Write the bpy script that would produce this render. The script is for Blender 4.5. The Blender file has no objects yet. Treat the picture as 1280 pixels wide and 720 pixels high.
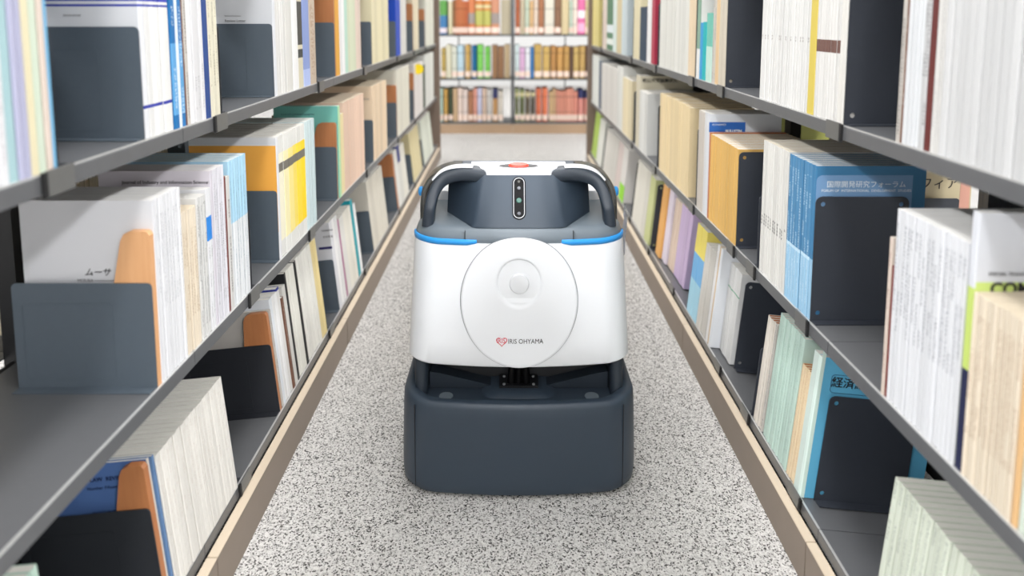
import bpy, bmesh, math, random
from mathutils import Matrix, Vector
random.seed(7)
PI = math.pi
scene = bpy.context.scene
COL = scene.collection

# ------------------------------------------------------------------ camera
PITCH = math.radians(6.158)
cam_d = bpy.data.cameras.new('camera')
cam_d.sensor_width = 36.0
cam_d.lens = 850.0 / 1280.0 * 36.0
cam_d.shift_y = -244.9 / 1280.0        # lens shifted down: upright lines stay almost parallel
cam_d.shift_x = 2.3 / 1280.0
cam_d.clip_start = 0.05
cam_d.dof.use_dof = True
cam_d.dof.focus_distance = 1.33
cam_d.dof.aperture_fstop = 2.4
cam = bpy.data.objects.new('camera', cam_d)
COL.objects.link(cam)
cam.location = (0, 0, 0.935)
cam.rotation_euler = (PI/2 - PITCH, 0, 0)
scene.camera = cam

# ------------------------------------------------------------------ light
world = bpy.data.worlds.new('world'); scene.world = world
world.use_nodes = True
bg = world.node_tree.nodes['Background']
bg.inputs[0].default_value = (1.0, 0.99, 0.98, 1); bg.inputs[1].default_value = 0.25

CEIL = 2.75
LIGHT_ROWS = (-1.75, 0.0, 1.75)
LIGHT_Y = (-2.2, 0.9, 4.0, 7.1)
for lx in LIGHT_ROWS:
    for ly in LIGHT_Y:
        ld = bpy.data.lights.new('ceiling_strip', 'AREA')
        ld.shape = 'RECTANGLE'; ld.size = 0.30; ld.size_y = 2.6
        ld.energy = (40.0 if lx else 14.0)*(2.7 if ly < 0 else 1.0)
        ld.color = (0.975, 0.99, 1.02)
        lo = bpy.data.objects.new('ceiling_strip', ld); COL.objects.link(lo)
        lo.location = (lx, ly, CEIL - 0.10)

vs = scene.view_settings
vs.view_transform = 'Standard'; vs.look = 'None'; vs.gamma = 1.0
vs.use_curve_mapping = False
vs.exposure = 0.40

# ------------------------------------------------------------------ materials
def lin(c):
    r = []
    for v in c[:3]:
        v = v/255.0
        r.append(v/12.92 if v <= 0.04045 else ((v+0.055)/1.055)**2.4)
    return tuple(r) + (1.0,)

class NB:
    """small node-tree builder"""
    def __init__(self, name):
        self.m = bpy.data.materials.new(name); self.m.use_nodes = True
        self.t = self.m.node_tree; self.n = self.t.nodes
        self.bsdf = self.n['Principled BSDF']
    def node(self, typ, **kw):
        n = self.n.new(typ)
        for k, v in kw.items(): setattr(n, k, v)
        return n
    def link(self, a, b): self.t.links.new(a, b)
    def put(self, sock, v):
        if hasattr(v, 'is_linked') or isinstance(v, bpy.types.NodeSocket): self.link(v, sock)
        else: sock.default_value = v
    def math(self, op, a, b=None):
        n = self.node('ShaderNodeMath', operation=op)
        self.put(n.inputs[0], a)
        if b is not None: self.put(n.inputs[1], b)
        return n.outputs[0]
    def mix(self, fac, a, b, blend='MIX'):
        n = self.node('ShaderNodeMix', data_type='RGBA', blend_type=blend)
        self.put(n.inputs[0], fac); self.put(n.inputs[6], a); self.put(n.inputs[7], b)
        return n.outputs[2]

MATS = {}
def mat(name, col, rough=0.5, metal=0.0, var=0.04, scale=30.0, bump=0.0, spec=0.5, coat=0.0):
    if name in MATS: return MATS[name]
    b = NB(name)
    tc = b.node('ShaderNodeTexCoord')
    nz = b.node('ShaderNodeTexNoise'); nz.inputs['Scale'].default_value = scale
    nz.inputs['Detail'].default_value = 3.0
    b.link(tc.outputs['Object'], nz.inputs['Vector'])
    c = lin(col)
    dark = tuple(x*(1-var) for x in c[:3]) + (1,)
    lite = tuple(min(1, x*(1+var)) for x in c[:3]) + (1,)
    b.link(b.mix(nz.outputs['Fac'], dark, lite), b.bsdf.inputs['Base Color'])
    b.bsdf.inputs['Roughness'].default_value = rough
    b.bsdf.inputs['Metallic'].default_value = metal
    b.bsdf.inputs['Specular IOR Level'].default_value = spec
    b.bsdf.inputs['Coat Weight'].default_value = coat
    if bump:
        bp = b.node('ShaderNodeBump'); bp.inputs['Strength'].default_value = bump
        bp.inputs['Distance'].default_value = 0.002
        b.link(nz.outputs['Fac'], bp.inputs['Height']); b.link(bp.outputs['Normal'], b.bsdf.inputs['Normal'])
    MATS[name] = b.m
    return b.m

def wood_mat(name, c1, c2):
    if name in MATS: return MATS[name]
    b = NB(name)
    tc = b.node('ShaderNodeTexCoord')
    mp = b.node('ShaderNodeMapping'); mp.inputs['Scale'].default_value = (60, 60, 5)
    nz = b.node('ShaderNodeTexNoise'); nz.inputs['Scale'].default_value = 2.0; nz.inputs['Detail'].default_value = 6
    b.link(tc.outputs['Object'], mp.inputs[0]); b.link(mp.outputs[0], nz.inputs['Vector'])
    b.link(b.mix(nz.outputs['Fac'], lin(c1), lin(c2)), b.bsdf.inputs['Base Color'])
    b.bsdf.inputs['Roughness'].default_value = 0.45
    MATS[name] = b.m
    return b.m

def carpet_mat():
    b = NB('speckled_carpet')
    tc = b.node('ShaderNodeTexCoord')
    vo = b.node('ShaderNodeTexVoronoi'); vo.inputs['Scale'].default_value = 400.0
    b.link(tc.outputs['Object'], vo.inputs['Vector'])
    sp = b.node('ShaderNodeSeparateColor'); b.link(vo.outputs['Color'], sp.inputs[0])
    rp = b.node('ShaderNodeValToRGB'); e = rp.color_ramp; e.interpolation = 'LINEAR'
    e.elements[0].position = 0.03; e.elements[0].color = lin((40, 39, 40))
    e.elements[1].position = 1.0; e.elements[1].color = lin((226, 224, 221))
    for pos, c in ((0.12, (84, 82, 81)), (0.24, (170, 168, 165)), (0.5, (204, 202, 199))):
        q = e.elements.new(pos); q.color = lin(c)
    b.link(sp.outputs[0], rp.inputs[0])
    n2 = b.node('ShaderNodeTexNoise'); n2.inputs['Scale'].default_value = 3.0
    b.link(tc.outputs['Object'], n2.inputs['Vector'])
    b.link(b.mix(n2.outputs['Fac'], rp.outputs[0], b.mix(0.08, rp.outputs[0], lin((200, 190, 176)))), b.bsdf.inputs['Base Color'])
    b.bsdf.inputs['Roughness'].default_value = 0.95
    b.bsdf.inputs['Specular IOR Level'].default_value = 0.1
    bp = b.node('ShaderNodeBump'); bp.inputs['Strength'].default_value = 0.5; bp.inputs['Distance'].default_value = 0.003
    b.link(sp.outputs[1], bp.inputs['Height']); b.link(bp.outputs['Normal'], b.bsdf.inputs['Normal'])
    return b.m

def paper_mat(name, col):
    """page edges: fine leaves stacked across the thickness (local y)"""
    if name in MATS: return MATS[name]
    b = NB(name)
    tc = b.node('ShaderNodeTexCoord')
    mp = b.node('ShaderNodeMapping'); mp.inputs['Scale'].default_value = (4, 900, 4)
    nz = b.node('ShaderNodeTexNoise'); nz.inputs['Scale'].default_value = 1.0; nz.inputs['Detail'].default_value = 2
    oi = b.node('ShaderNodeObjectInfo')
    ad = b.node('ShaderNodeVectorMath', operation='ADD')
    b.link(tc.outputs['Object'], mp.inputs[0]); b.link(mp.outputs[0], ad.inputs[0])
    cb = b.node('ShaderNodeCombineXYZ'); b.link(b.math('MULTIPLY', oi.outputs['Random'], 50.0), cb.inputs[0])
    b.link(cb.outputs[0], ad.inputs[1]); b.link(ad.outputs[0], nz.inputs['Vector'])
    c = lin(col); d = tuple(x*0.72 for x in c[:3]) + (1,)
    b.link(b.mix(nz.outputs['Fac'], d, c), b.bsdf.inputs['Base Color'])
    b.bsdf.inputs['Roughness'].default_value = 0.85
    MATS[name] = b.m
    return b.m

def bookmat(name, base, bands=(), text=None, var=0.10, rough=0.5):
    """Cover stock of a journal. bands = (z0, z1, colour, where); where = 'spine', 'cover' or 'all'.
    text = (colour, z0, z1, cell height, half width, density): columns of small printed characters on the spine."""
    if name in MATS: return MATS[name]
    b = NB(name)
    tc = b.node('ShaderNodeTexCoord'); sx = b.node('ShaderNodeSeparateXYZ')
    b.link(tc.outputs['Object'], sx.inputs[0])
    X, Y, Z = sx.outputs
    oi = b.node('ShaderNodeObjectInfo'); rnd = oi.outputs['Random']
    c = tuple(x*0.86 for x in lin(base)[:3])
    col = b.mix(rnd, tuple(x*(1-var) for x in c[:3])+(1,), tuple(min(1, x*(1+var*0.6)) for x in c[:3])+(1,))
    on_spine = b.math('LESS_THAN', X, 0.0016)
    for (z0, z1, bc, where) in bands:
        m = b.math('MULTIPLY', b.math('GREATER_THAN', Z, z0), b.math('LESS_THAN', Z, z1))
        if where == 'spine': m = b.math('MULTIPLY', m, on_spine)
        elif where == 'cover': m = b.math('MULTIPLY', m, b.math('SUBTRACT', 1.0, on_spine))
        col = b.mix(m, col, lin(bc))
    if text:
        tcol, z0, z1, ch, hw, dens = text
        # every character fills a cell ch high and is drawn from a 4 x 5 grid of strokes
        zz = b.math('DIVIDE', Z, ch)
        cy = b.math('FLOOR', b.math('DIVIDE', Y, hw*0.36)); cz = b.math('FLOOR', b.math('MULTIPLY', zz, 5.0))
        cb = b.node('ShaderNodeCombineXYZ'); b.link(cy, cb.inputs[0]); b.link(cz, cb.inputs[1])
        b.link(b.math('MULTIPLY', rnd, 97.0), cb.inputs[2])
        wn = b.node('ShaderNodeTexWhiteNoise', noise_dimensions='3D'); b.link(cb.outputs[0], wn.inputs['Vector'])
        m = b.math('LESS_THAN', wn.outputs['Value'], min(0.75, dens*1.5))
        m = b.math('MULTIPLY', m, b.math('LESS_THAN', b.math('FRACT', zz), 0.79))
        # words: groups of characters with gaps between them
        cw = b.node('ShaderNodeCombineXYZ'); b.link(b.math('FLOOR', b.math('DIVIDE', Z, ch*6.0)), cw.inputs[0])
        b.link(b.math('MULTIPLY', rnd, 31.0), cw.inputs[1])
        w2 = b.node('ShaderNodeTexWhiteNoise', noise_dimensions='3D'); b.link(cw.outputs[0], w2.inputs['Vector'])
        m = b.math('MULTIPLY', m, b.math('LESS_THAN', w2.outputs['Value'], 0.72))
        m = b.math('MULTIPLY', m, b.math('MULTIPLY', 0.62, b.math('LESS_THAN', b.math('ABSOLUTE', Y), hw*0.72)))
        m = b.math('MULTIPLY', m, b.math('MULTIPLY', b.math('GREATER_THAN', Z, z0), b.math('LESS_THAN', Z, z1)))
        m = b.math('MULTIPLY', m, on_spine)
        col = b.mix(m, col, lin(tcol))
    b.link(col, b.bsdf.inputs['Base Color'])
    b.bsdf.inputs['Roughness'].default_value = rough
    b.bsdf.inputs['Specular IOR Level'].default_value = 0.35
    MATS[name] = b.m
    return b.m

# ------------------------------------------------------------------ helpers
def obj(name, me, parent=None, m=None, loc=None, rotz=None):
    o = bpy.data.objects.new(name, me); COL.objects.link(o)
    if m is not None and me is not None:
        if isinstance(m, (list, tuple)):
            for q in m: me.materials.append(q)
        else: me.materials.append(m)
    if parent: o.parent = parent
    if loc is not None: o.location = loc
    if rotz is not None: o.rotation_euler = (0, 0, rotz)
    return o
def tag(o, label, cat=None, group=None, kind=None):
    o['label'] = label
    if cat: o['category'] = cat
    if group: o['group'] = group
    if kind: o['kind'] = kind
    return o
def thing(name, label, cat, loc=(0, 0, 0), rotz=0, group=None):
    o = bpy.data.objects.new(name, None); COL.objects.link(o)
    o.empty_display_size = 0.05; o.location = loc; o.rotation_euler = (0, 0, rotz)
    return tag(o, label, cat, group)
def bm_mesh(name, bm, smooth=False):
    bmesh.ops.recalc_face_normals(bm, faces=bm.faces[:])
    me = bpy.data.meshes.new(name); bm.to_mesh(me); bm.free()
    if smooth:
        for p in me.polygons: p.use_smooth = True
        if smooth is not True: me.set_sharp_from_angle(angle=smooth)
    return me
def add_box(bm, x0, x1, y0, y1, z0, z1):
    v = [bm.verts.new(c) for c in ((x0,y0,z0),(x1,y0,z0),(x1,y1,z0),(x0,y1,z0),(x0,y0,z1),(x1,y0,z1),(x1,y1,z1),(x0,y1,z1))]
    return [bm.faces.new([v[i] for i in q]) for q in ((0,3,2,1),(4,5,6,7),(0,1,5,4),(1,2,6,5),(2,3,7,6),(3,0,4,7))]
def box_mesh(name, x0, x1, y0, y1, z0, z1, bevel=0.0):
    bm = bmesh.new(); add_box(bm, min(x0,x1), max(x0,x1), min(y0,y1), max(y0,y1), min(z0,z1), max(z0,z1))
    if bevel: bmesh.ops.bevel(bm, geom=bm.edges[:], offset=bevel, segments=2, affect='EDGES')
    return bm_mesh(name, bm)
def prism_mesh(name, pts, t0, t1, axis='y', bevel=0.0, smooth=False):
    """extrude a 2-D outline (u, z) along an axis: 'y' -> u is x ; 'x' -> u is y"""
    bm = bmesh.new()
    f = (lambda u, w, t: (u, t, w)) if axis == 'y' else ((lambda u, w, t: (t, u, w)) if axis == 'x' else (lambda u, w, t: (u, w, t)))
    a = [bm.verts.new(f(u, w, t0)) for u, w in pts]; b = [bm.verts.new(f(u, w, t1)) for u, w in pts]
    bm.faces.new(a); bm.faces.new(b[::-1]); n = len(pts)
    for i in range(n): bm.faces.new((a[i], b[i], b[(i+1) % n], a[(i+1) % n]))
    if bevel: bmesh.ops.bevel(bm, geom=[e for e in bm.edges if e.calc_face_angle(0) > 1.0], offset=bevel, segments=2, affect='EDGES')
    return bm_mesh(name, bm, smooth)
def loft_mesh(name, rings, cap0=True, cap1=True, smooth=math.radians(38)):
    bm = bmesh.new(); R = [[bm.verts.new(p) for p in r] for r in rings]; n = len(R[0])
    for a, b in zip(R, R[1:]):
        for i in range(n): bm.faces.new((a[i], a[(i+1) % n], b[(i+1) % n], b[i]))
    if cap0: bm.faces.new(R[0][::-1])
    if cap1: bm.faces.new(R[-1])
    return bm_mesh(name, bm, smooth)
def cyl_mesh(name, p0, p1, r0, r1=None, seg=20, smooth=math.radians(40)):
    r1 = r0 if r1 is None else r1
    p0 = Vector(p0); p1 = Vector(p1); ax = (p1-p0).normalized()
    u = ax.orthogonal().normalized(); w = ax.cross(u)
    ring = lambda c, r: [c + (u*math.cos(2*PI*i/seg) + w*math.sin(2*PI*i/seg))*r for i in range(seg)]
    return loft_mesh(name, [ring(p0, r0), ring(p1, r1)], smooth=smooth)

# lettering and outlined shapes are built in one go as filled 2-D curves
PEND = {}
def want_text(key, body, size, shear=0.0, bold=0.0, res=3):
    cu = bpy.data.curves.new(key, 'FONT'); cu.body = body; cu.size = size; cu.shear = shear; cu.offset = bold
    cu.align_x = 'CENTER'; cu.align_y = 'CENTER'; cu.resolution_u = res; cu.extrude = 0.00012
    o = bpy.data.objects.new(key, cu); COL.objects.link(o); PEND[key] = o
def want_shape(key, loops, extrude):
    cu = bpy.data.curves.new(key, 'CURVE'); cu.dimensions = '2D'; cu.fill_mode = 'BOTH'; cu.extrude = extrude
    for lp in loops:
        s = cu.splines.new('POLY'); s.points.add(len(lp)-1); s.use_cyclic_u = True
        for i, (u, w) in enumerate(lp): s.points[i].co = (u, w, 0, 1)
    o = bpy.data.objects.new(key, cu); COL.objects.link(o); PEND[key] = o
SHAPES = {}
def flush_shapes():
    """evaluate them all; every mesh is turned upright so that it faces -y"""
    dg = bpy.context.evaluated_depsgraph_get(); dg.update()
    R = Matrix.Rotation(PI/2, 4, 'X')
    for k, o in PEND.items():
        me = bpy.data.meshes.new_from_object(o.evaluated_get(dg)); me.transform(R); me.name = k
        me.materials.clear(); SHAPES[k] = me
    for k, o in PEND.items():
        cu = o.data; bpy.data.objects.remove(o); bpy.data.curves.remove(cu)
    PEND.clear()
def circle(cx, cy, r, n=14, ry=None):
    ry = ry or r
    return [(cx + r*math.cos(2*PI*i/n), cy + ry*math.sin(2*PI*i/n)) for i in range(n)]
def rrect(x0, x1, y0, y1, r, n=5, corners=(1, 1, 1, 1)):
    """corners: bottom-left, bottom-right, top-right, top-left"""
    out = []
    for k, (cx, cy, a) in enumerate(((x0, y0, PI), (x1, y0, 1.5*PI), (x1, y1, 0), (x0, y1, 0.5*PI))):
        if not corners[k]: out.append((cx, cy)); continue
        ox = cx + (r if cx == x0 else -r); oy = cy + (r if cy == y0 else -r)
        for i in range(n+1):
            t = a + (PI/2)*i/n; out.append((ox + r*math.cos(t), oy + r*math.sin(t)))
    return out

# ------------------------------------------------------------------ shared shapes
def plate_loops(sgn, w, h, r, holes):
    x0, x1 = (0.0, w) if sgn > 0 else (-w, 0.0)
    lp = [rrect(x0, x1, 0.0, h, r, 5, (0, 0, 1, 1))]
    if holes:
        for cx in (x0 + 0.0125, x1 - 0.0125):
            for cz in (0.0145, h - 0.0125): lp.append(circle(cx, cz, 0.0042, 10))
    return lp
for k, sg in (('L', -1), ('R', 1)):
    want_shape('plate_plain_' + k, plate_loops(sg, 0.192, 0.150, 0.007, False), 0.0008)
    want_shape('plate_holes_' + k, plate_loops(sg, 0.155, 0.215, 0.011, True), 0.0008)
    want_shape('plate_low_' + k, plate_loops(sg, 0.155, 0.192, 0.011, True), 0.0008)
    want_shape('plate_tall_' + k, plate_loops(sg, 0.155, 0.240, 0.011, True), 0.0008)
    a, b = (0.055, 0.180) if sg > 0 else (-0.180, -0.055)
    want_shape('emboss_' + k, [rrect(a, b, 0.012, 0.122, 0.006), rrect(a+0.0016, b-0.0016, 0.0136, 0.1204, 0.005)], 0.0003)

TEXTS = {}
def T(key, body, size, shear=0.0, bold=0.0):
    want_text(key, body, size, shear, bold); TEXTS[key] = body
T('t_musa', 'ムーサ', 0.0165, 0.25, 0.0002)
T('t_musa_sub', 'MOUSA ―――――', 0.006)
T('t_musa_year', '1 9 9 8  1 2 5 7 6 2', 0.0075, 0.0, 0.0002)
T('t_journal', 'Journal of Industry and Information Science', 0.0098)
T('t_march', 'March, 2010', 0.0075)
T('t_law', 'OSAKA  LAW  REVIEW', 0.0115, 0.0, 0.0002)
T('t_law_sub', 'Number Fifteen', 0.0075)
T('t_law_foot', 'FACULTY OF LAW', 0.006)
T('t_law_foot2', 'OSAKA, JAPAN', 0.005)
T('t_small_a', 'Journal of Law', 0.006)
T('t_small_b', 'Review Letter', 0.0055)
T('t_small_c', 'Review of Economics', 0.0055)
T('t_forum', '国際開発研究フォーラム', 0.0132, 0.0, 0.0)
T('t_forum_en', 'FORUM OF  INTERNATIONAL  DEVELOPMENT  STUDIES', 0.0057)
T('t_forum_no', '2010.3', 0.005)
T('t_sophia', 'ソフィア', 0.034)
T('t_comp', 'COMPUTER', 0.036, 0.0, 0.0012)
T('t_comp_sub', 'SPECIAL TRANSACTIONS', 0.0075)
T('t_keizai', '経済経営', 0.0215, 0.0, 0.00025)
T('t_take', '武蔵大学', 0.022, 0.0, 0.0003)
T('t_take_sub', '論集  第五十', 0.010, 0.0, 0.0003)
T('t_plan1', 'PLAN REVIEW', 0.020, 0.0, 0.0008)
T('t_plan2', 'ＣＯＲＳ', 0.017, 0.0, 0.0006)
T('t_far', '松山大学論集研究', 0.024, 0.0, 0.0003)
T('t_econ', 'ECONOMICS', 0.0085)
T('t_econ2', 'BULLETIN', 0.013, 0.0, 0.0006)
T('t_teal', 'Journal of Economics and Management', 0.0075)
T('t_beige', '経済論叢', 0.009)
T('t_orange', 'annual report', 0.006)
T('t_brand', 'IRIS OHYAMA', 0.0146, 0.0, 0.0)
T('t_heart', 'IRIS', 0.0092, 0.0, 0.0)
def heart(s, n=40):
    out = []
    for i in range(n):
        t = 2*PI*i/n
        out.append((s*16*math.sin(t)**3/17.0, s*(13*math.cos(t)-5*math.cos(2*t)-2*math.cos(3*t)-math.cos(4*t))/17.0))
    return out
want_shape('heart_ring', [heart(0.0115), [(x*0.86, z*0.86+0.0003) for x, z in heart(0.0115)]], 0.00012)
want_shape('frame_keizai', [rrect(-0.012, 0.112, -0.0165, 0.0165, 0.006), rrect(-0.0113, 0.1113, -0.0158, 0.0158, 0.0055)], 0.0001)
want_shape('panel_forum', [rrect(0.0, 0.160, -0.22, 0.0, 0.010, 5, (0, 0, 0, 1))], 0.0001)
want_shape('pill_ring', [rrect(-0.0112, 0.0112, -0.0420, 0.0420, 0.0109, 8), rrect(-0.0099, 0.0099, -0.0407, 0.0407, 0.0096, 8)], 0.0012)
want_shape('pill_plate', [rrect(-0.0134, 0.0134, -0.0442, 0.0442, 0.0130, 8)], 0.0006)
flush_shapes()

# ------------------------------------------------------------------ the room
M_STEEL = mat('painted_steel_grey', (98, 99, 101), 0.36, 0.1, 0.05, 60, spec=0.5)
M_DARK = mat('painted_steel_charcoal', (84, 94, 103), 0.5, 0.1, 0.05, 80)
M_DARK2 = mat('painted_steel_black', (54, 58, 66), 0.45, 0.1, 0.05, 80)
M_POST = mat('upright_black', (34, 34, 36), 0.5, 0.2, 0.05, 60)
M_BACK = mat('back_panel_black', (30, 30, 32), 0.6, 0.1, 0.05, 40)
M_KICK = mat('kick_plate_taupe', (134, 120, 107), 0.5, 0.0, 0.05, 25)
M_LEDGE = mat('ledge_beige', (206, 190, 168), 0.5, 0.0, 0.04, 25)
M_END = mat('end_panel_taupe', (126, 108, 95), 0.5, 0.0, 0.06, 12)
M_RUBBER = mat('black_rubber', (22, 22, 23), 0.6, 0.0, 0.05, 60)
M_CLIP = mat('clip_grey', (112, 112, 110), 0.35, 0.3, 0.05, 60)
M_EDGE = mat('worn_edge_highlight', (206, 206, 204), 0.3, 0.5, 0.05, 60)  # pale colour paints the highlight along the worn shelf edge
M_WALL = mat('room_wall_paint', (218, 218, 217), 0.8, 0.0, 0.03, 4)
M_CEIL = mat('ceiling_board', (226, 224, 219), 0.85, 0.0, 0.03, 4)
M_WHITE = mat('fixture_white', (238, 238, 236), 0.4, 0.0, 0.02, 20)

def struct(name, me, m, label):
    o = obj(name, me, None, m); o['kind'] = 'structure'; o['label'] = label; return o
struct('floor', box_mesh('floor', -5, 5, -4, 9.5, -0.05, 0.0), carpet_mat(), 'grey and white speckled carpet floor of the aisle')
struct('ceiling', box_mesh('ceiling', -5, 5, -4, 9.5, CEIL, CEIL+0.05), M_CEIL, 'white ceiling boards above the shelves')
struct('wall_left', box_mesh('wall_left', -5.05, -5, -4, 9.5, 0, CEIL), M_WALL, 'off-white wall beyond the left shelving')
struct('wall_right', box_mesh('wall_right', 5, 5.05, -4, 9.5, 0, CEIL), M_WALL, 'off-white wall beyond the right shelving')
struct('wall_back', box_mesh('wall_back', -5, 5, 9.5, 9.55, 0, CEIL), M_WALL, 'off-white wall behind the end bookcase')
struct('wall_front', box_mesh('wall_front', -5, 5, -4.05, -4, 0, CEIL), M_WALL, 'off-white wall behind the viewer')

diff_mat = NB('lamp_diffuser'); diff_mat.bsdf.inputs['Base Color'].default_value = (1, 1, 1, 1)
diff_mat.bsdf.inputs['Emission Color'].default_value = (1, 0.97, 0.93, 1); diff_mat.bsdf.inputs['Emission Strength'].default_value = 3.0
hous = box_mesh('housing', -0.19, 0.19, -1.35, 1.35, 0, 0.06, 0.004); hous.materials.append(M_WHITE)
difm = box_mesh('diffuser', -0.15, 0.15, -1.3, 1.3, -0.012, 0.0); difm.materials.append(diff_mat.m)
for lx, nx in zip(LIGHT_ROWS, ('over the left shelving', 'over the aisle', 'over the right shelving')):
    for ly in LIGHT_Y:
        t = thing('ceiling_light', 'long white fluorescent ceiling light ' + nx, 'ceiling light', (lx, ly, CEIL - 0.06), 0, 'ceiling lights ' + nx)
        obj('housing', hous, t); obj('diffuser', difm, t)

# ------------------------------------------------------------------ shelving
XLIP = {'L': 0.486, 'R': 0.5045}
TILT = math.radians(5.8)           # the lowest shelf is tipped back so its spines face up
SGN = {'L': -1, 'R': 1}
ZS = {'T': 0.774, 'M': 0.4255, 'B': 0.104}
TAU = {'T': 0.0, 'M': 0.0, 'B': TILT}
BAY = {'L': 0.868, 'R': 0.80}
END = {'L': 4.47, 'R': 4.23}
DEPTH = 0.25
def shelf_profile(sgn, x0, lip, tau=0.0):
    """front edge rolled over, thin board behind it"""
    p = [(0.0, -lip), (0.0, -0.003)]
    p += [(0.003 - 0.003*math.cos(a), -0.003 + 0.003*math.sin(a)) for a in (PI/8, PI/4, 3*PI/8, PI/2)]
    p += [(DEPTH, 0.0), (DEPTH, -0.003), (0.004, -0.003), (0.004, -lip+0.002), (0.014, -lip+0.002), (0.014, -lip)]
    return [(sgn*(x0 + u), w - (u-0.003)*math.tan(tau)*(1 if u > 0.003 and w > -lip*0.6 else 0)) for u, w in p]
for S in 'LR':
    sg = SGN[S]; xl = XLIP[S]; xk = xl - 0.019; xb = xl + DEPTH
    word = 'left' if S == 'L' else 'right'
    sh = thing('library_shelving', 'long grey steel library shelving forming the %s side of the aisle' % word, 'shelving', (sg*(xb+0.015), 2.0, 0))
    base = Vector(sh.location)
    def part(name, me, m=None, loc=(0, 0, 0), parent=sh):
        o = obj(name, me, parent, m)
        o.location = Vector(loc) - (base if parent is sh else Vector((0, 0, 0)))
        return o
    bay = BAY[S]; end = END[S]; BAYS = [end - bay*(6-i) for i in range(7)]
    L_ = bay - 0.0016
    board = prism_mesh('shelf_board', shelf_profile(sg, xl, 0.022), -L_/2, L_/2, 'y'); board.materials.append(M_STEEL)
    tipped = prism_mesh('shelf_board_tipped', shelf_profile(sg, xl, 0.022, TILT), -L_/2, L_/2, 'y'); tipped.materials.append(M_STEEL)
    back_board = prism_mesh('shelf_board_rear', [(2*sg*(xb+0.015) - x, z) for x, z in shelf_profile(sg, xl, 0.022)], -L_/2, L_/2, 'y'); back_board.materials.append(M_STEEL)
    highlight_ = box_mesh('edge_highlight', sg*(xl+0.0006), sg*(xl+0.0040), -L_/2, L_/2, -0.0014, 0.0004, 0.0003); highlight_.materials.append(M_EDGE)  # thin pale strip added to draw the highlight line on the board edge
    kick = box_mesh('kick_plate', sg*xk, sg*(xk+0.016), -L_/2, L_/2, 0, 0.079, 0.001); kick.materials.append(M_KICK)
    ledge = box_mesh('ledge', sg*(xk-0.0004), sg*(xk+0.0165), -L_/2, L_/2, 0.0792, 0.0815, 0.0006); ledge.materials.append(M_LEDGE)
    post = box_mesh('upright', sg*(xb+0.001), sg*(xb+0.029), -0.02, 0.02, 0, 1.16); post.materials.append(M_POST)
    panel = box_mesh('back_panel', sg*(xb+0.012), sg*(xb+0.016), -L_/2+0.021, L_/2-0.021, 0, 0.315); panel.materials.append(M_BACK)
    for i in range(6):
        yc = BAYS[i] + bay/2
        for z in (0.104, 0.4255, 0.774, 1.125):
            sb_ = part('shelf_board', tipped if z < 0.2 else board, None, (0, yc, z)); obj('edge_highlight', highlight_, sb_); part('shelf_board', back_board, None, (0, yc, z))
        k = part('kick_plate', kick, None, (0, yc, 0))
        part('ledge', ledge, None, (0, yc, 0))
        part('back_panel', panel, None, (0, yc, 0.106))
        if yc > 2.4 or yc < 0.4: part('back_panel', panel, None, (0, yc, 0.435))
        part('back_panel', panel, None, (0, yc, 0.785))
    for y in BAYS: part('upright', post, None, (0, min(y, end - 0.021), 0))
    part('end_panel', box_mesh('end_panel', sg*(xk-0.002), sg*(xb+0.30), end + 0.0005, end + 0.032, 0, 1.16, 0.002), M_END)

# ------------------------------------------------------------------ bookends and wooden supports
HOOK = {}
for S in 'LR':
    sg = SGN[S]; xl = XLIP[S]
    me = box_mesh('hook', -sg*0.0032, -sg*0.0004, 0.0, 0.045, -0.026, 0.0022, 0.0004); me.materials.append(M_CLIP)
    st = box_mesh('stop', -sg*0.0042, -sg*0.0002, -0.006, -0.0002, -0.026, 0.0012); st.materials.append(M_RUBBER)
    HOOK[S] = (me, st)
    me = box_mesh('hook_short', -sg*0.0032, -sg*0.0004, 0.0, 0.045, -0.0200, 0.0022, 0.0004); me.materials.append(M_CLIP)
    st = box_mesh('stop_short', -sg*0.0042, -sg*0.0002, -0.006, -0.0002, -0.0200, 0.0012); st.materials.append(M_RUBBER)
    HOOK[S + 'B'] = (me, st)
LAST = {}; PAINTED = {}
M_DARK_SHADED = mat('bookend_shaded_charcoal', (40, 42, 47), 0.5, 0.1, 0.05, 80)  # darker copy of the bookend paint, standing in for shade on unlit plates
def bookend(S, lv, d, label, kind='plain', hook=True, far=False, rear=False, inset=0.003, hoff=0.0):
    """upright steel plate with a foot flange and a clip gripping the shelf lip"""
    sg = SGN[S]; z = ZS[lv] + 0.0006
    xf = XLIP[S] + inset
    if rear: xf = XLIP[S] + DEPTH + 0.05
    t = thing('bookend', label, 'bookend', (sg*xf, d, z))
    t.rotation_euler = (0, sg*TAU[lv], 0)
    LAST['o'] = t
    m = M_DARK_SHADED if label.startswith(('black steel', 'dark bookend')) else (M_DARK if S == 'L' else M_DARK2)
    def painted(key):
        if (key, m.name) not in PAINTED:
            q = SHAPES[key].copy(); q.materials.append(m); PAINTED[(key, m.name)] = q
        return PAINTED[(key, m.name)]
    pl = obj('plate', painted('plate_%s_%s' % (kind, S)), t)
    if kind == 'plain':
        obj('embossed_panel', painted('emboss_' + S), pl, None, (0, -0.0010, 0))
    w = 0.19 if kind == 'plain' else 0.15
    fl = box_mesh('foot', sg*0.002, sg*w, (-0.017 if not far else 0.001), (-0.001 if not far else 0.017), 0.0, 0.0014); obj('foot', fl, t, m)
    if hook and not rear:
        hk, st = HOOK[S + 'B' if lv == 'B' else S]
        obj('clip', hk, t, None, (-sg*inset, hoff, 0)); obj('stop', st, t, None, (-sg*inset, hoff, 0))
    return t
M_WOOD = wood_mat('beech_wood', (208, 150, 100), (226, 176, 128))
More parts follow.
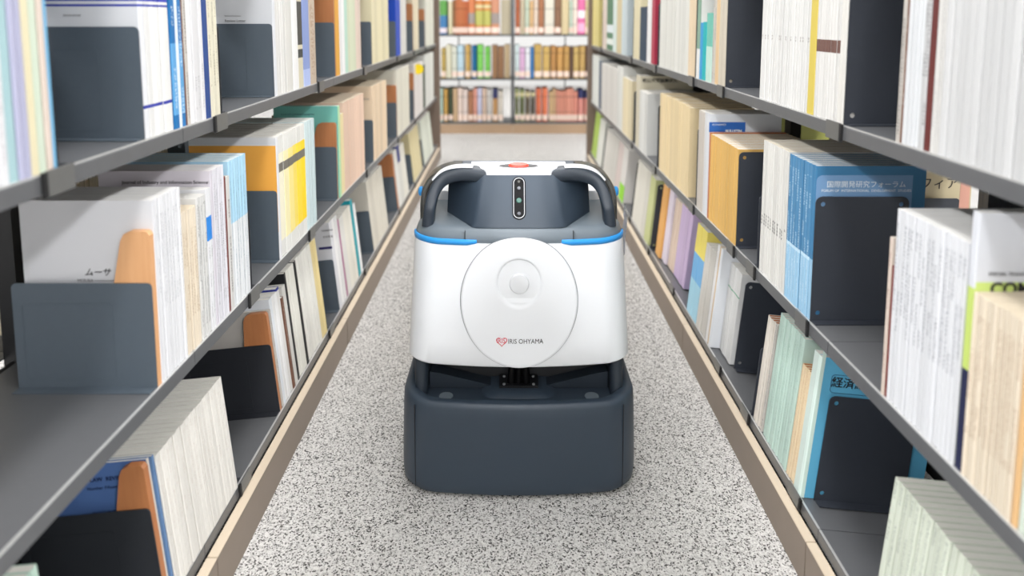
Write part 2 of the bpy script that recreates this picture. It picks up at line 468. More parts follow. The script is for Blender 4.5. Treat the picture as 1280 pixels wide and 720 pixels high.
M_WOOD2 = wood_mat('dark_beech_wood', (164, 102, 62), (190, 128, 82))
def wood_support(S, lv, d, label, h=0.22, top=0.05, bot=0.10, dark=False, thick=0.011):
    sg = SGN[S]
    r = 0.014
    pts = [(0.0, 0.0), (0.0, h - 0.006), (0.003, h - 0.001), (0.008, h), (top - r, h), (top - 0.005, h - 0.004), (top, h - 0.014)]
    k = bot - top
    pts += [(top + k*0.35, h*0.62), (top + k*0.75, h*0.30), (bot, 0.0)]
    me = prism_mesh('wooden_book_support', [(sg*u, w) for u, w in pts], -thick/2, thick/2, 'y', 0.0008)
    o = obj('wooden_book_support', me, None, M_WOOD2 if dark else M_WOOD, (sg*(XLIP[S] + 0.004), d, ZS[lv] + 0.0006))
    o.rotation_euler = (0, sg*TAU[lv], 0)
    LAST['o'].location.y = d - thick/2 - 0.0022          # the steel plate stands just in front of it
    return tag(o, label, 'book support')

# ------------------------------------------------------------------ books
PAGES = paper_mat('page_edges_white', (236, 232, 222))
PAGES_C = paper_mat('page_edges_cream', (222, 208, 182))
PAGES_G = paper_mat('page_edges_grey', (216, 214, 204))
BMESH = {}
def book_meshes(t, h, dp, cm, pm, hard):
    key = (round(t, 4), round(h, 4), round(dp, 3), cm.name, pm.name, hard)
    if key in BMESH: return BMESH[key]
    w = 0.0024 if hard else 0.0007
    ov = 0.0028 if hard else 0.0006
    bm = bmesh.new(); y = t/2
    b_ = min(0.0011, t*0.14)     # softened spine corners
    prof = [(dp, -y), (b_, -y), (0, -y+b_), (0, y-b_), (b_, y), (dp, y), (dp, y-w), (w, y-w), (w, -y+w), (dp, -y+w)]
    a = [bm.verts.new((u, v, 0)) for u, v in prof]; b = [bm.verts.new((u, v, h)) for u, v in prof]
    n = len(prof)
    for i in range(n): bm.faces.new((a[i], a[(i+1) % n], b[(i+1) % n], b[i]))
    for v in (a, b):
        for q in ((0, 1, 8, 9), (1, 2, 8), (2, 3, 7, 8), (3, 4, 7), (4, 5, 6, 7)): bm.faces.new([v[i] for i in q])
    c = bm_mesh('cover', bm); c.materials.append(cm)
    p = box_mesh('page_block', w + 0.0002, dp - ov, -y + w + 0.00005, y - w - 0.00005, ov, h - ov); p.materials.append(pm)
    BMESH[key] = (c, p)
    return BMESH[key]
def place_book(S, lv, d, t, h, dp, cm, pm, label, cat='journal', group=None, name='journal', inset=0.0, hard=False, tilt=0.0, x_at=None, z_at=None, flip=False):
    sg = SGN[S]
    c, p = book_meshes(t, h, dp, cm, pm, hard)
    x = sg*(XLIP[S] + inset) if x_at is None else x_at
    z = ZS[lv] + (0.0006 if lv != 'B' else 0.0016) if z_at is None else z_at
    ang = 0.0 if (sg > 0) != flip else PI
    for noun in ('binder', 'booklet', 'pamphlet', 'volume', 'box file'):
        if ' %s ' % noun in ' ' + label.split(',')[0] + ' ' and name == 'journal':
            name = {'volume': 'bound_volume', 'box file': 'box_file'}.get(noun, noun); cat = {'volume': 'bound volume'}.get(noun, noun); break
    o = obj(name, c, None, None, (x, d, z))
    o.rotation_euler = (0, TAU[lv], ang)
    tag(o, label, cat, group)
    obj('page_block', p, o)
    return o
def lettering(book, key, X, Z, d, m, w=None, name='lettering'):
    """flat print lying on the cover that faces the viewer; X, Z in the room"""
    me = SHAPES[key].copy() if isinstance(key, str) else key
    if w:
        xs = [v.co.x for v in me.vertices]; q = w/(max(xs) - min(xs)); me.transform(Matrix.Diagonal((q, 1, q, 1)))
    o = obj(name, me, None, m)
    M = Matrix.Translation(book.location) @ book.rotation_euler.to_matrix().to_4x4()
    W = Matrix.Translation((X, d, Z)) @ book.rotation_euler.to_matrix().to_4x4() @ Matrix.Rotation(-book.rotation_euler.z, 4, 'Z')
    L = M.inverted() @ W
    o.parent = book
    o.location = L.to_translation(); o.rotation_euler = L.to_euler()
    return o
INK = mat('printing_ink_black', (32, 30, 32), 0.6, 0, 0.02)
INK_G = mat('printing_ink_grey', (110, 108, 110), 0.6, 0, 0.02)
INK_N = mat('printing_ink_navy', (34, 30, 96), 0.6, 0, 0.02)
INK_DB = mat('printing_ink_dark_blue', (18, 34, 78), 0.6, 0, 0.02)
INK_W = mat('printing_ink_white', (232, 238, 240), 0.6, 0, 0.02)
INK_LB = mat('printing_ink_light_blue', (118, 156, 196), 0.6, 0, 0.02)

ORD = ('second', 'third', 'fourth', 'fifth', 'sixth', 'seventh', 'eighth', 'ninth', 'tenth')
def ordinal(lab, i, n):
    """place within its row, as far as one can count"""
    if i == 0: s = 'nearest of its row'
    elif i == n-1: s = 'farthest of its row'
    elif i <= 9: s = ORD[i-1] + ' nearest'
    else: return lab
    lab = lab + ', ' + s
    while len(lab.split()) > 16 and ' the ' in lab: lab = lab.replace(' the ', ' ', 1)
    return lab
def run(S, lv, d0, d1, t, h, dp, cm, label, group=None, pm=None, cat='journal', name='journal', inset=0.002, jit=0.0022, hj=0.0, hard=False, first=None, tilt=0.0):
    """fill the shelf from d0 to d1 with copies; returns the books, nearest first.
    first = (label, cover material or None) for the one whose cover faces the viewer."""
    pm = pm or PAGES
    n = max(1, round((d1 - d0)/t)) if group else 1
    step = (d1 - d0)/n
    rs = random.Random(int(d0*1000) + len(label))
    out = []
    for i in range(n):
        y = d0 + step*(i + 0.5)
        hh = h - (rs.choice((0, 0.5, 1.0))*hj if hj else 0.0)
        lab, c_, g = label, cm, (group if n > (2 if first else 1) else None)
        if first and i == 0:
            lab = first[0]; c_ = first[1] or cm; g = None
        if g: lab = ordinal(lab, i, n)
        o = place_book(S, lv, y, step - (0.0011 if step > 0.006 else 0.0006), hh, dp, c_, pm, lab, cat, g, name, inset + rs.uniform(0, jit), hard, tilt)
        out.append(o)
    return out

# ------------------------------------------------------------------ cover stocks
WHT = (238, 237, 236)
B = bookmat
GREYTXT = (120, 118, 118)
m_white = B('stock_white', WHT, text=(GREYTXT, 0.14, 0.27, 0.004, 0.002, 0.30))
m_white_plain = B('stock_white_plain', (240, 239, 238))
m_white_grey = B('stock_white_grey', (226, 224, 218))
m_cream = B('stock_cream', (236, 224, 196), text=((150, 132, 104), 0.03, 0.20, 0.0045, 0.0025, 0.30))
m_cream_plain = B('stock_cream_plain', (234, 222, 194))
m_cream_y = B('stock_cream_yellow', (232, 222, 186))
m_black_spine = B('stock_black_spine', (30, 31, 34))
m_brown = B('stock_brown', (122, 84, 66), text=((210, 200, 190), 0.05, 0.2, 0.004, 0.002, 0.3))
m_redbrown = B('stock_red_brown', (128, 62, 54))
m_dusty = B('stock_dusty_newsprint', (206, 200, 192), text=((90, 86, 84), 0.01, 0.26, 0.0045, 0.003, 0.45))
m_teal_pale = B('stock_pale_teal', (168, 200, 204))
m_lav = B('stock_lavender', (190, 190, 216))
m_pgreen = B('stock_pale_green', (216, 228, 208))
m_pink_beige = B('stock_pink_beige', (222, 206, 194))
m_sky = B('stock_sky_blue', (128, 190, 228))

# ================================================================== LEFT, upper shelf
run('L','T', 0.5782, 0.6531, 0.012, 0.29, 0.21, B('stock_white_dots', (238,238,240), text=((170,166,170), 0.02, 0.28, 0.006, 0.004, 0.25)),
    'white journal at the near end of the upper left shelf', 'white journals at the near end, upper left shelf')
run('L','T', 0.6531, 0.6652, 0.010, 0.29, 0.21, m_teal_pale, 'pale teal journal between white and lavender ones, upper left shelf', 'pale teal journals, upper left shelf')
run('L','T', 0.6652, 0.6825, 0.011, 0.29, 0.21, m_lav, 'lavender journal beside the pale teal ones, upper left shelf', 'lavender journals, upper left shelf')
run('L','T', 0.6825, 0.6945, 0.009, 0.29, 0.21, m_cream_y, 'pale yellow journal beside the lavender ones, upper left shelf', 'pale yellow journals, upper left shelf')
run('L','T', 0.6945, 0.7069, 0.009, 0.29, 0.21, m_pgreen, 'pale green journal beside the yellow ones, upper left shelf', 'pale green journals, upper left shelf')
run('L','T', 0.7069, 0.7158, 0.012, 0.29, 0.21, m_pink_beige, 'pinkish beige journal next to a sky-blue edge, upper left shelf')
run('L','T', 0.7158, 0.721, 0.008, 0.29, 0.21, m_sky, 'sky-blue journal closing the nearest row, upper left shelf')
bookend('L','T', 0.7237, 'dark bookend behind the sky-blue journal, upper left shelf', far=True, hoff=-0.028)

bookend('L','T', 0.8984, 'large charcoal steel bookend before blue-lined white journals, upper left shelf', hook=False)
m_blueline = B('stock_white_blue_line', (240, 239, 236), bands=((0.040,0.0445,(52,62,160),'spine'),(0.1765,0.1795,(52,62,160),'all'),(0.1835,0.20,(60,70,176),'all')))
m_blueline_c = B('cover_white_blue_line', (238, 239, 242), bands=((0.040,0.0445,(52,62,160),'spine'),(0.1765,0.1795,(44,56,160),'all'),(0.1835,0.20,(40,60,170),'all')))
bk = run('L','T', 0.9015, 0.9797, 0.0135, 0.285, 0.205, m_blueline, 'white journal with blue lines round the spine, upper left shelf', 'blue-lined white journals, upper left shelf',
    first=('white journal with twin blue lines on its cover behind large bookend', m_blueline_c))
lettering(bk[0], 't_small_a', -0.5770, 0.9396, 0.9011, INK_G, 0.0232)
m_bluestripe = B('stock_blue_stripes', (34, 120, 186), bands=((0.02,0.125,(92,158,208),'spine'),), text=((226,238,246), 0.02, 0.26, 0.005, 0.004, 0.33))
run('L','T', 0.9809, 0.9955, 0.030, 0.285, 0.205, m_bluestripe, 'bright blue volume with white spine print, nearer of two, upper left shelf')
run('L','T', 0.9955, 1.0043, 0.016, 0.285, 0.205, B('stock_pale_blue_white', (226,236,244)), 'white volume between two bright blue ones, upper left shelf')
run('L','T', 1.0043, 1.017, 0.025, 0.285, 0.205, m_bluestripe, 'bright blue volume with white spine print, farther of two, upper left shelf')
run('L','T', 1.017, 1.0222, 0.014, 0.285, 0.205, m_brown, 'dark brown pamphlet beside the blue volumes, upper left shelf')
run('L','T', 1.0222, 1.0327, 0.012, 0.28, 0.205, m_dusty, 'worn beige pamphlet beside the dark brown one, upper left shelf', 'worn beige pamphlets, upper left shelf')
m_white_lo = B('stock_white_low_print', (236,235,236), text=((150,148,152), 0.02, 0.09, 0.004, 0.003, 0.35))
run('L','T', 1.0327, 1.0856, 0.0125, 0.285, 0.205, m_white_lo, 'white journal with grey print at the spine foot, upper left shelf', 'white journals with low print, upper left shelf')
run('L','T', 1.0856, 1.1035, 0.040, 0.285, 0.205, B('stock_navy_plain', (42,74,138)), 'navy blue volume between white and cream rows, upper left shelf')
m_cream_txt = B('stock_cream_text', (234,228,206), text=((140,128,104), 0.05, 0.22, 0.0045, 0.003, 0.35))
run('L','T', 1.1035, 1.141, 0.015, 0.285, 0.205, m_cream_txt, 'cream journal beside the navy volume, upper left shelf', 'cream journals beside the navy volume, upper left shelf')
bookend('L','T', 1.1442, 'dark bookend closing the cream journals, upper left shelf', far=True, hoff=-0.0377)

bookend('L','T', 1.4022, 'charcoal bookend before the white and grey journals, upper left shelf', hook=False)
bk = run('L','T', 1.407, 1.4842, 0.015, 0.285, 0.205, B('stock_white_b', (232,230,226)), 'greyish white journal in the second row, upper left shelf', 'greyish white journals in the second row, upper left shelf',
    first=('white journal with two lines of print above the second bookend, upper left', B('cover_white_cool', (232,234,238))))
lettering(bk[0], 't_small_c', -0.5702, 0.9406, 1.4066, INK_G, 0.0329)
lettering(bk[0], 't_small_b', -0.5657, 0.9307, 1.4066, INK_G, 0.0428)
run('L','T', 1.4842, 1.529, 0.020, 0.285, 0.205, m_white_grey, 'light grey journal midway along the second row, upper left shelf', 'light grey journals, second row, upper left shelf')
run('L','T', 1.529, 1.5703, 0.020, 0.29, 0.205, m_white_plain, 'bright white volume beside a black-lettered spine, upper left shelf', 'bright white volumes, upper left shelf')
run('L','T', 1.5703, 1.6076, 0.060, 0.285, 0.205, B('stock_cream_blackband', (224,216,190), bands=((0.10,0.20,(70,68,64),'spine'),(0.07,0.09,(60,62,60),'spine'))), 'cream volume with black lettered panel on spine, upper left shelf')
run('L','T', 1.6076, 1.6601, 0.075, 0.285, 0.205, B('stock_periwinkle', (140,158,210), bands=((0.0,0.04,(170,184,224),'spine'),)), 'periwinkle blue volume, upper left shelf')
run('L','T', 1.6601, 1.7088, 0.035, 0.285, 0.205, B('stock_tan_pattern', (204,186,166), text=((160,130,110), 0.02, 0.2, 0.02, 0.02, 0.4)), 'tan patterned volume beside the periwinkle one, upper left shelf', 'tan patterned volumes, upper left shelf')
bookend('L','T', 1.7124, 'dark bookend behind the tan volumes, upper left shelf', far=True)

bookend('L','T', 1.9, 'charcoal bookend under a brown wooden support, upper left shelf', hook=False)
wood_support('L','T', 1.9053, 'brown wooden support before the orange volume, upper left shelf', 0.235, 0.13, 0.17, True)
run('L','T', 1.9116, 1.9546, 0.070, 0.29, 0.205, B('stock_orange', (240,178,70)), 'orange volume behind the wooden support, upper left shelf')
run('L','T', 1.9546, 2.0124, 0.03, 0.29, 0.205, m_white_plain, 'white volume between orange and mint ones, upper left shelf', 'white volumes by the orange one, upper left shelf')
run('L','T', 2.0124, 2.0529, 0.03, 0.29, 0.205, B('stock_mint', (186,218,202)), 'mint green volume beside white ones, upper left shelf', 'mint green volumes, upper left shelf')
run('L','T', 2.0529, 2.1614, 0.03, 0.29, 0.205, B('stock_green_cream', (216,222,194)), 'pale green-cream volume, far part of the upper left shelf', 'pale green-cream volumes, upper left shelf')
run('L','T', 2.1614, 2.2322, 0.03, 0.29, 0.205, B('stock_pale_pink', (232,212,198)), 'pale pink volume before a far bookend, upper left shelf', 'pale pink volumes, upper left shelf')
bookend('L','T', 2.2445, 'dark bookend closing the pale pink volumes, upper left shelf', far=True)
bookend('L','T', 2.4025, 'charcoal bookend before the far cream volumes, upper left shelf', hook=False)
run('L','T', 2.4167, 2.7489, 0.045, 0.29, 0.205, m_cream_y, 'tall cream volume in the far row, upper left shelf', 'far cream volumes, upper left shelf', pm=PAGES_C)
bookend('L','T', 2.9149, 'charcoal bookend before the royal blue volume, upper left shelf')
run('L','T', 2.9252, 3.0445, 0.24, 0.245, 0.205, B('stock_royal_blue', (24,74,190)), 'thick royal blue binder, far upper left shelf')
run('L','T', 3.0445, 3.211, 0.06, 0.29, 0.205, m_white_grey, 'pale grey volume beside the royal blue binder', 'pale grey volumes by the blue binder')
bookend('L','T', 3.425, 'small dark bookend under a wooden support, third from the end panel')
wood_support('L','T', 3.4365, 'brown wooden support before the far off-white volumes, upper left', 0.235, 0.10, 0.15, True)
run('L','T', 3.4538, 3.6531, 0.06, 0.29, 0.205, m_cream_plain, 'off-white volume between two far wooden supports, upper left shelf', 'off-white volumes between wooden supports')
bookend('L','T', 3.895, 'small dark bookend nearest the end panel, upper left shelf')
wood_support('L','T', 3.9098, 'brown wooden support nearest the end panel, upper left shelf', 0.215, 0.06, 0.12, True)
run('L','T', 3.9322, 4.3701, 0.07, 0.29, 0.205, B('stock_far_white', (226,226,212)), 'off-white volume next to the end panel, upper left shelf', 'off-white volumes next to the end panel, upper left')

# ================================================================== LEFT, middle shelf
bookend('L','M', 0.8954, 'large charcoal steel bookend on the empty near part of the middle left shelf', hook=False)
wood_support('L','M', 0.9009+0.001, 'pale beech wooden support in front of white journals, middle left shelf', 0.222, 0.040, 0.080)
m_musa = B('stock_white_musa', (238,238,240), text=((150,150,156), 0.10, 0.24, 0.0042, 0.0022, 0.32), bands=((0.0,0.0,WHT,'all'),))
bk = run('L','M', 0.907, 0.9845, 0.0075, 0.262, 0.183, m_musa, 'thin white journal in the block behind the beech support, middle left shelf', 'thin white journals behind the beech support',
    first=('white journal with small black katakana title on its cover, behind the beech support', B('cover_white_musa', (238,238,241))), pm=PAGES)
lettering(bk[0], 't_musa', -0.5696, 0.5863, 0.9066, INK, 0.0364)
lettering(bk[0], 't_musa_sub', -0.5703, 0.5748, 0.9066, INK_G, 0.0553)
lettering(bk[0], 't_musa_year', -0.5719, 0.5668, 0.9066, INK, 0.0487)
run('L','M', 0.9859, 1.0336, 0.0085, 0.221, 0.19, B('stock_cream_b5', (240,226,204), text=((170,140,110), 0.05, 0.19, 0.0045, 0.003, 0.35)), 'short cream journal with brown spine print, middle left shelf', 'short cream journals, middle left shelf', pm=PAGES_C)
m_wtxt = B('stock_white_dense_text', (232,231,228), text=((124,124,126), 0.02, 0.22, 0.004, 0.0025, 0.42))
run('L','M', 1.0336, 1.0689, 0.0075, 0.230, 0.195, m_wtxt, 'short white journal crowded with grey spine print, middle left shelf', 'short white printed journals, middle left shelf')
m_wblue = B('stock_white_blue_mark', (236,236,238), bands=((0.150,0.190,(48,132,212),'spine'),), text=((130,130,134), 0.02, 0.14, 0.004, 0.0025, 0.35))
run('L','M', 1.0689, 1.0874, 0.010, 0.236, 0.195, m_wblue, 'white journal with a bright blue spine mark, middle left shelf', 'blue-marked white journals, middle left shelf')
m_jour = B('stock_white_lilac', (234,232,238), text=((116,114,122), 0.03, 0.24, 0.0042, 0.0025, 0.35))
bk = run('L','M', 1.0874, 1.14, 0.0085, 0.262, 0.183, m_jour, 'tall white journal with grey print beside a brown booklet, middle left', 'tall white industry journals, middle left shelf',
    first=('pale lilac journal cover with one line of black English title, middle left shelf', B('cover_lilac', (224,218,226))))
lettering(bk[0], 't_journal', -0.5633, 0.6695, 1.0870, INK, 0.1409)
lettering(bk[0], 't_march', -0.5121, 0.6495, 1.0870, INK, 0.0275)
run('L','M', 1.14, 1.1469, 0.012, 0.240, 0.195, m_redbrown, 'thin red-brown booklet beside the tall white journals, middle left shelf')
run('L','M', 1.1469, 1.161, 0.010, 0.238, 0.195, B('stock_white_black_text', (226,224,220), text=((40,38,40), 0.03, 0.22, 0.0055, 0.0035, 0.45)), 'white booklet with bold black spine print, middle left shelf', 'booklets with bold black print, middle left shelf')
m_pb = B('stock_blue_over_white', (236,238,240), bands=((0.150,0.40,(168,206,226),'all'),), text=((110,140,160), 0.03, 0.23, 0.0042, 0.0025, 0.33))
bk = run('L','M', 1.161, 1.2386, 0.0105, 0.262, 0.183, m_pb, 'white journal with pale blue upper half, middle left shelf', 'half pale blue journals, middle left shelf')
bookend('L','M', 1.2418, 'dark bookend behind the pale blue journals, middle left shelf', far=True, hoff=-0.025)

bookend('L','M', 1.3943, 'charcoal bookend in front of the orange cover, middle left shelf', hook=False)
m_yel = []
for k_, c_ in enumerate(((238,232,206),(238,228,180),(240,222,140),(243,218,100),(246,214,60),(248,212,30))):
    m_yel.append(B('stock_white_yellow_%d' % k_, (238,237,232), bands=((0.035,0.190,c_,'spine'),(0.200,0.225,c_,'spine'),(0.184,0.203,(112,108,98),'spine'))))
m_or_cov = B('cover_orange_white', (236,236,238), bands=((0.06,0.245,(244,174,76),'cover'),))
o = run('L','M', 1.3993, 1.4122, 0.02, 0.262, 0.183, m_or_cov, 'white and orange cover above a charcoal bookend, middle left shelf')
lettering(o[0], 't_orange', -0.5225, 0.5745, 1.3989, INK_G, 0.0202)
edges_ = (1.4122, 1.4439, 1.4743, 1.5059, 1.5358, 1.5668, 1.5991)
names_ = ('near-white', 'ivory', 'pale yellow', 'light yellow', 'strong yellow', 'deepest yellow')
for k_ in range(6):
    run('L','M', edges_[k_], edges_[k_+1], 0.024, 0.262, 0.183, m_yel[k_], 'journal with grey band and %s spine panel, middle left shelf' % names_[k_], 'journals with %s spine panels' % names_[k_])
run('L','M', 1.5991, 1.6748, 0.02, 0.264, 0.183, B('stock_pale_cyan', (214,232,234)), 'pale cyan journal beside the yellow-panelled row, middle left shelf', 'pale cyan journals, middle left shelf')
bookend('L','M', 1.6784, 'dark bookend behind the pale cyan journals, middle left shelf', far=True, hoff=-0.0826)

bookend('L','M', 1.8893, 'charcoal bookend below the teal cover, middle left shelf', hook=False)
wood_support('L','M', 1.893, 'rounded brown wooden support against the teal cover, middle left shelf', 0.218, 0.055, 0.10, True)
o = run('L','M', 1.9003, 1.9189, 0.03, 0.264, 0.183, B('stock_teal_mint', (128,204,190), bands=((0,0.4,(176,214,170),'spine'),)), 'mint teal journal cover behind the rounded wooden support', inset=-0.002)
lettering(o[0], 't_teal', -0.5995, 0.6667, 1.8999, INK_DB, 0.0948)
run('L','M', 1.9189, 1.9748, 0.03, 0.235, 0.19, B('stock_pale_yellow2', (238,222,172)), 'short pale yellow volume beside the teal cover, middle left shelf', 'short pale yellow volumes, middle left shelf')
run('L','M', 1.9748, 2.2508, 0.035, 0.264, 0.183, B('stock_salmon', (238,206,184)), 'salmon pink volume, middle left shelf', 'salmon pink volumes, middle left shelf', pm=PAGES_C)
bookend('L','M', 2.2572, 'dark bookend closing the salmon volumes, middle left shelf', far=True)
bookend('L','M', 2.3978, 'charcoal bookend before the peach volumes, middle left shelf', hook=False)
o = run('L','M', 2.405, 2.666, 0.045, 0.270, 0.183, B('stock_peach', (236,212,182)), 'peach beige volume in the far row, middle left shelf', 'peach beige volumes, middle left shelf', pm=PAGES_C)
lettering(o[0], 't_beige', -0.5119, 0.6501, 2.4046, INK_G, 0.0199)
bookend('L','M', 2.8981, 'charcoal bookend under a wooden support by far white volumes, middle left shelf')
wood_support('L','M', 2.9086, 'brown wooden support before far white volumes, middle left shelf', 0.225, 0.09, 0.13, True)
run('L','M', 2.9256, 3.277, 0.05, 0.288, 0.21, B('stock_far_ivory', (232,228,212)), 'tall ivory volume, far part of the middle left shelf', 'tall ivory volumes, middle left shelf')
bookend('L','M', 3.4249, 'small dark bookend before the yellow-dotted volume, middle left shelf')
wood_support('L','M', 3.4366, 'small brown wooden support before the yellow-dotted volume', 0.235, 0.06, 0.10, True)
o = run('L','M', 3.4543, 3.8029, 0.07, 0.275, 0.183, B('stock_far_white2', (232,226,222)), 'white volume near the yellow dot, middle left shelf', 'white volumes near the yellow dot')
yd = obj('sticker', cyl_mesh('sticker', (0.06, -0.0385, 0.250), (0.06, -0.0375, 0.250), 0.027), o[0], mat('sticker_yellow', (246,216,20), 0.5)); yd['label'] = 'round yellow sticker'
yd.location = (-0.075, 0.02, 0.0); yd.rotation_euler = (0, 0, 0)
run('L','M', 3.8029, 3.8946, 0.1, 0.25, 0.2, B('stock_forest', (40,66,44)), 'dark green binder near the end panel, middle left shelf')
run('L','M', 3.8946, 4.3325, 0.08, 0.30, 0.21, B('stock_far_white3', (230,230,224)), 'tall white volume touching the end panel, middle left shelf', 'tall white volumes at the end panel, middle left')

# ================================================================== LEFT, lower shelf
run('L','B', 0.55, 0.70, 0.012, 0.225, 0.19, B('stock_mint_cover', (196,222,206), text=((120,130,124), 0.05, 0.2, 0.005, 0.003, 0.3)), 'pale mint journal at the near corner, lower left shelf', 'pale mint journals, lower left shelf', inset=0.02)
bookend('L','B', 0.8825, 'black steel bookend under the blue law cover, lower left shelf', hook=False)
wood_support('L','B', 0.8825+0.0085, 'orange-brown wooden support against the blue cover, lower left shelf', 0.213, 0.036, 0.080, True)
m_law = B('cover_law_blue', (88,120,176), bands=((0,0.4,(206,200,190),'spine'),))
o = run('L','B', 0.8825+0.016, 0.8825+0.022, 0.006, 0.212, 0.175, m_law, 'blue journal cover with dark English heading beside a wooden support, lower left shelf', inset=0.004)
lettering(o[0], 't_law', -0.5851, 0.2859, 0.8980, INK_DB, 0.0838)
lettering(o[0], 't_law_sub', -0.5779, 0.2737, 0.8980, INK_DB, 0.0431)
lettering(o[0], 't_law_foot', -0.5757, 0.2371, 0.8980, INK_DB, 0.0364)
lettering(o[0], 't_law_foot2', -0.5739, 0.2297, 0.8980, INK_DB, 0.0273)
run('L','B', 0.8825+0.0225, 0.8825+0.028, 0.0055, 0.212, 0.18, B('stock_steel_blue', (96,128,168)), 'thin steel-blue journal beside the law cover, lower left shelf')
run('L','B', 0.8825+0.0285, 1.1317, 0.0125, 0.208, 0.185, B('stock_ivory_text', (234,230,222), text=((196,186,176), 0.08, 0.2, 0.0045, 0.003, 0.33)), 'ivory journal in the long near block, lower left shelf', 'ivory journals in the near block, lower left shelf', inset=-0.001, pm=PAGES_G)
bookend('L','B', 1.1371, 'dark bookend behind the ivory block, lower left shelf', far=True)
bookend('L','B', 1.3672, 'black steel bookend before a rounded wooden support, lower left shelf', hook=False)
wood_support('L','B', 1.3728, 'rounded beech support leaning on a white cover, lower left shelf', 0.218, 0.05, 0.07, True)
run('L','B', 1.3811, 1.3884, 0.012, 0.217, 0.18, m_dusty, 'dusty printed booklet behind the rounded support, lower left shelf')
run('L','B', 1.3884, 1.434, 0.0135, 0.237, 0.2, m_white_plain, 'white journal beside the rounded support, lower left shelf', 'white journals by the rounded support, lower left', first=('white cover facing the aisle behind rounded wooden support, lower left', B('cover_cool_white', (226,230,234))))
run('L','B', 1.434, 1.4538, 0.016, 0.241, 0.2, B('stock_white_navy_tip', (232,230,226), bands=((0.235,0.4,(40,50,130),'all'),)), 'white journal with a navy blue top corner, lower left shelf', 'navy-tipped journals, lower left shelf')
run('L','B', 1.4538, 1.4683, 0.02, 0.212, 0.19, m_brown, 'brown booklet between white journals, lower left shelf')
run('L','B', 1.4683, 1.489, 0.016, 0.232, 0.2, m_white_grey, 'pale grey journal between brown and black spines, lower left shelf', 'pale grey journals, lower left shelf')
run('L','B', 1.489, 1.5011, 0.02, 0.255, 0.2, m_black_spine, 'thin black-spined volume, nearer of two, lower left shelf')
run('L','B', 1.5011, 1.5611, 0.020, 0.255, 0.2, B('stock_white_c', (234,232,222)), 'off-white volume between two black spines, lower left shelf', 'off-white volumes between black spines, lower left')
run('L','B', 1.5611, 1.5743, 0.02, 0.257, 0.2, m_black_spine, 'thin black-spined volume, farther of two, lower left shelf')
run('L','B', 1.5743, 1.6921, 0.022, 0.258, 0.2, B('stock_white_d', (236,234,226)), 'tall white volume beside a pale yellow spine, lower left shelf', 'tall white volumes, lower left shelf')
run('L','B', 1.6921, 1.7391, 0.03, 0.258, 0.2, B('stock_butter', (236,216,156)), 'pale yellow volume closing the white row, lower left shelf', 'pale yellow volumes, lower left shelf')
bookend('L','B', 1.7431, 'dark bookend closing the pale yellow volumes, lower left shelf', far=True)

bookend('L','B', 1.873, 'charcoal bookend on a white cover with purple bar, lower left shelf', hook=False)
m_purp = B('cover_white_purple_bar', (228,228,232))
o = run('L','B', 1.8786, 1.9602, 0.03, 0.255, 0.2, m_white_plain, 'white volume beside the purple-barred cover, lower left shelf', 'white volumes by the purple-barred cover', first=('white cover with grey title and purple bar, lower left shelf', m_purp))
lettering(o[0], 't_plan1', -0.5197, 0.3372, 1.8782, INK_G, 0.0318)
lettering(o[0], 't_plan2', -0.5180, 0.3185, 1.8782, INK_G, 0.0273)
lettering(o[0], box_mesh('printed_bar', -0.019, 0.019, -0.0002, 0.0002, -0.0035, 0.0035), -0.5258, 0.2855, 1.8782, INK_N, None, 'printed_bar')
run('L','B', 1.9602, 1.9806, 0.05, 0.235, 0.195, B('stock_mauve', (176,120,150)), 'thin mauve volume, lower left shelf')
run('L','B', 1.9806, 2.0227, 0.04, 0.237, 0.195, m_white_grey, 'greyish volume between mauve and white ones, lower left shelf', 'greyish volumes, lower left shelf')
run('L','B', 2.0227, 2.124, 0.03, 0.239, 0.195, B('stock_white_e', (234,230,218)), 'ivory volume before a teal spine, lower left shelf', 'ivory volumes before the teal spine')
run('L','B', 2.124, 2.1538, 0.04, 0.252, 0.2, B('stock_teal', (30,160,172)), 'teal volume standing taller than its neighbours, lower left shelf')
run('L','B', 2.1538, 2.1845, 0.03, 0.230, 0.195, m_white_plain, 'white volume just beyond the teal one, lower left shelf', 'white volumes beyond the teal one')
bookend('L','B', 2.1908, 'dark bookend closing the teal row, lower left shelf', far=True)
bookend('L','B', 2.366, 'charcoal bookend before grey-ivory volumes, lower left shelf', hook=False)
run('L','B', 2.3733, 2.6583, 0.045, 0.252, 0.2, B('stock_grey_ivory', (220,214,200)), 'grey-ivory volume, lower left shelf', 'grey-ivory volumes, lower left shelf')
bookend('L','B', 2.8952, 'charcoal bookend beside a tall brown support, lower left shelf')
wood_support('L','B', 2.9125, 'tall brown wooden support in the far lower left shelf', 0.245, 0.06, 0.09, True, 0.03)
run('L','B', 2.9387, 3.018, 0.1, 0.248, 0.2, B('stock_white_f', (230,228,222)), 'white volume behind the tall brown support, lower left shelf', 'white volumes behind the tall brown support')
run('L','B', 3.018, 3.0894, 0.2, 0.257, 0.205, B('stock_navy_top', (226,224,216), bands=((0.18,0.4,(28,44,118),'all'),)), 'white volume with navy upper part, far lower left shelf')
run('L','B', 3.0894, 3.2158, 0.1, 0.243, 0.2, B('stock_white_g', (230,226,214)), 'ivory volume beside the navy-topped one, lower left shelf', 'ivory volumes by the navy-topped one')
bookend('L','B', 3.3815, 'small dark bookend before far cream volumes, lower left shelf')
run('L','B', 3.3961, 3.7328, 0.07, 0.252, 0.2, B('stock_far_cream', (228,214,168)), 'cream yellow volume near the end panel, lower left shelf', 'cream yellow volumes near the end panel, lower left')
bookend('L','B', 3.8044, 'small dark bookend nearest the end panel, lower left shelf')
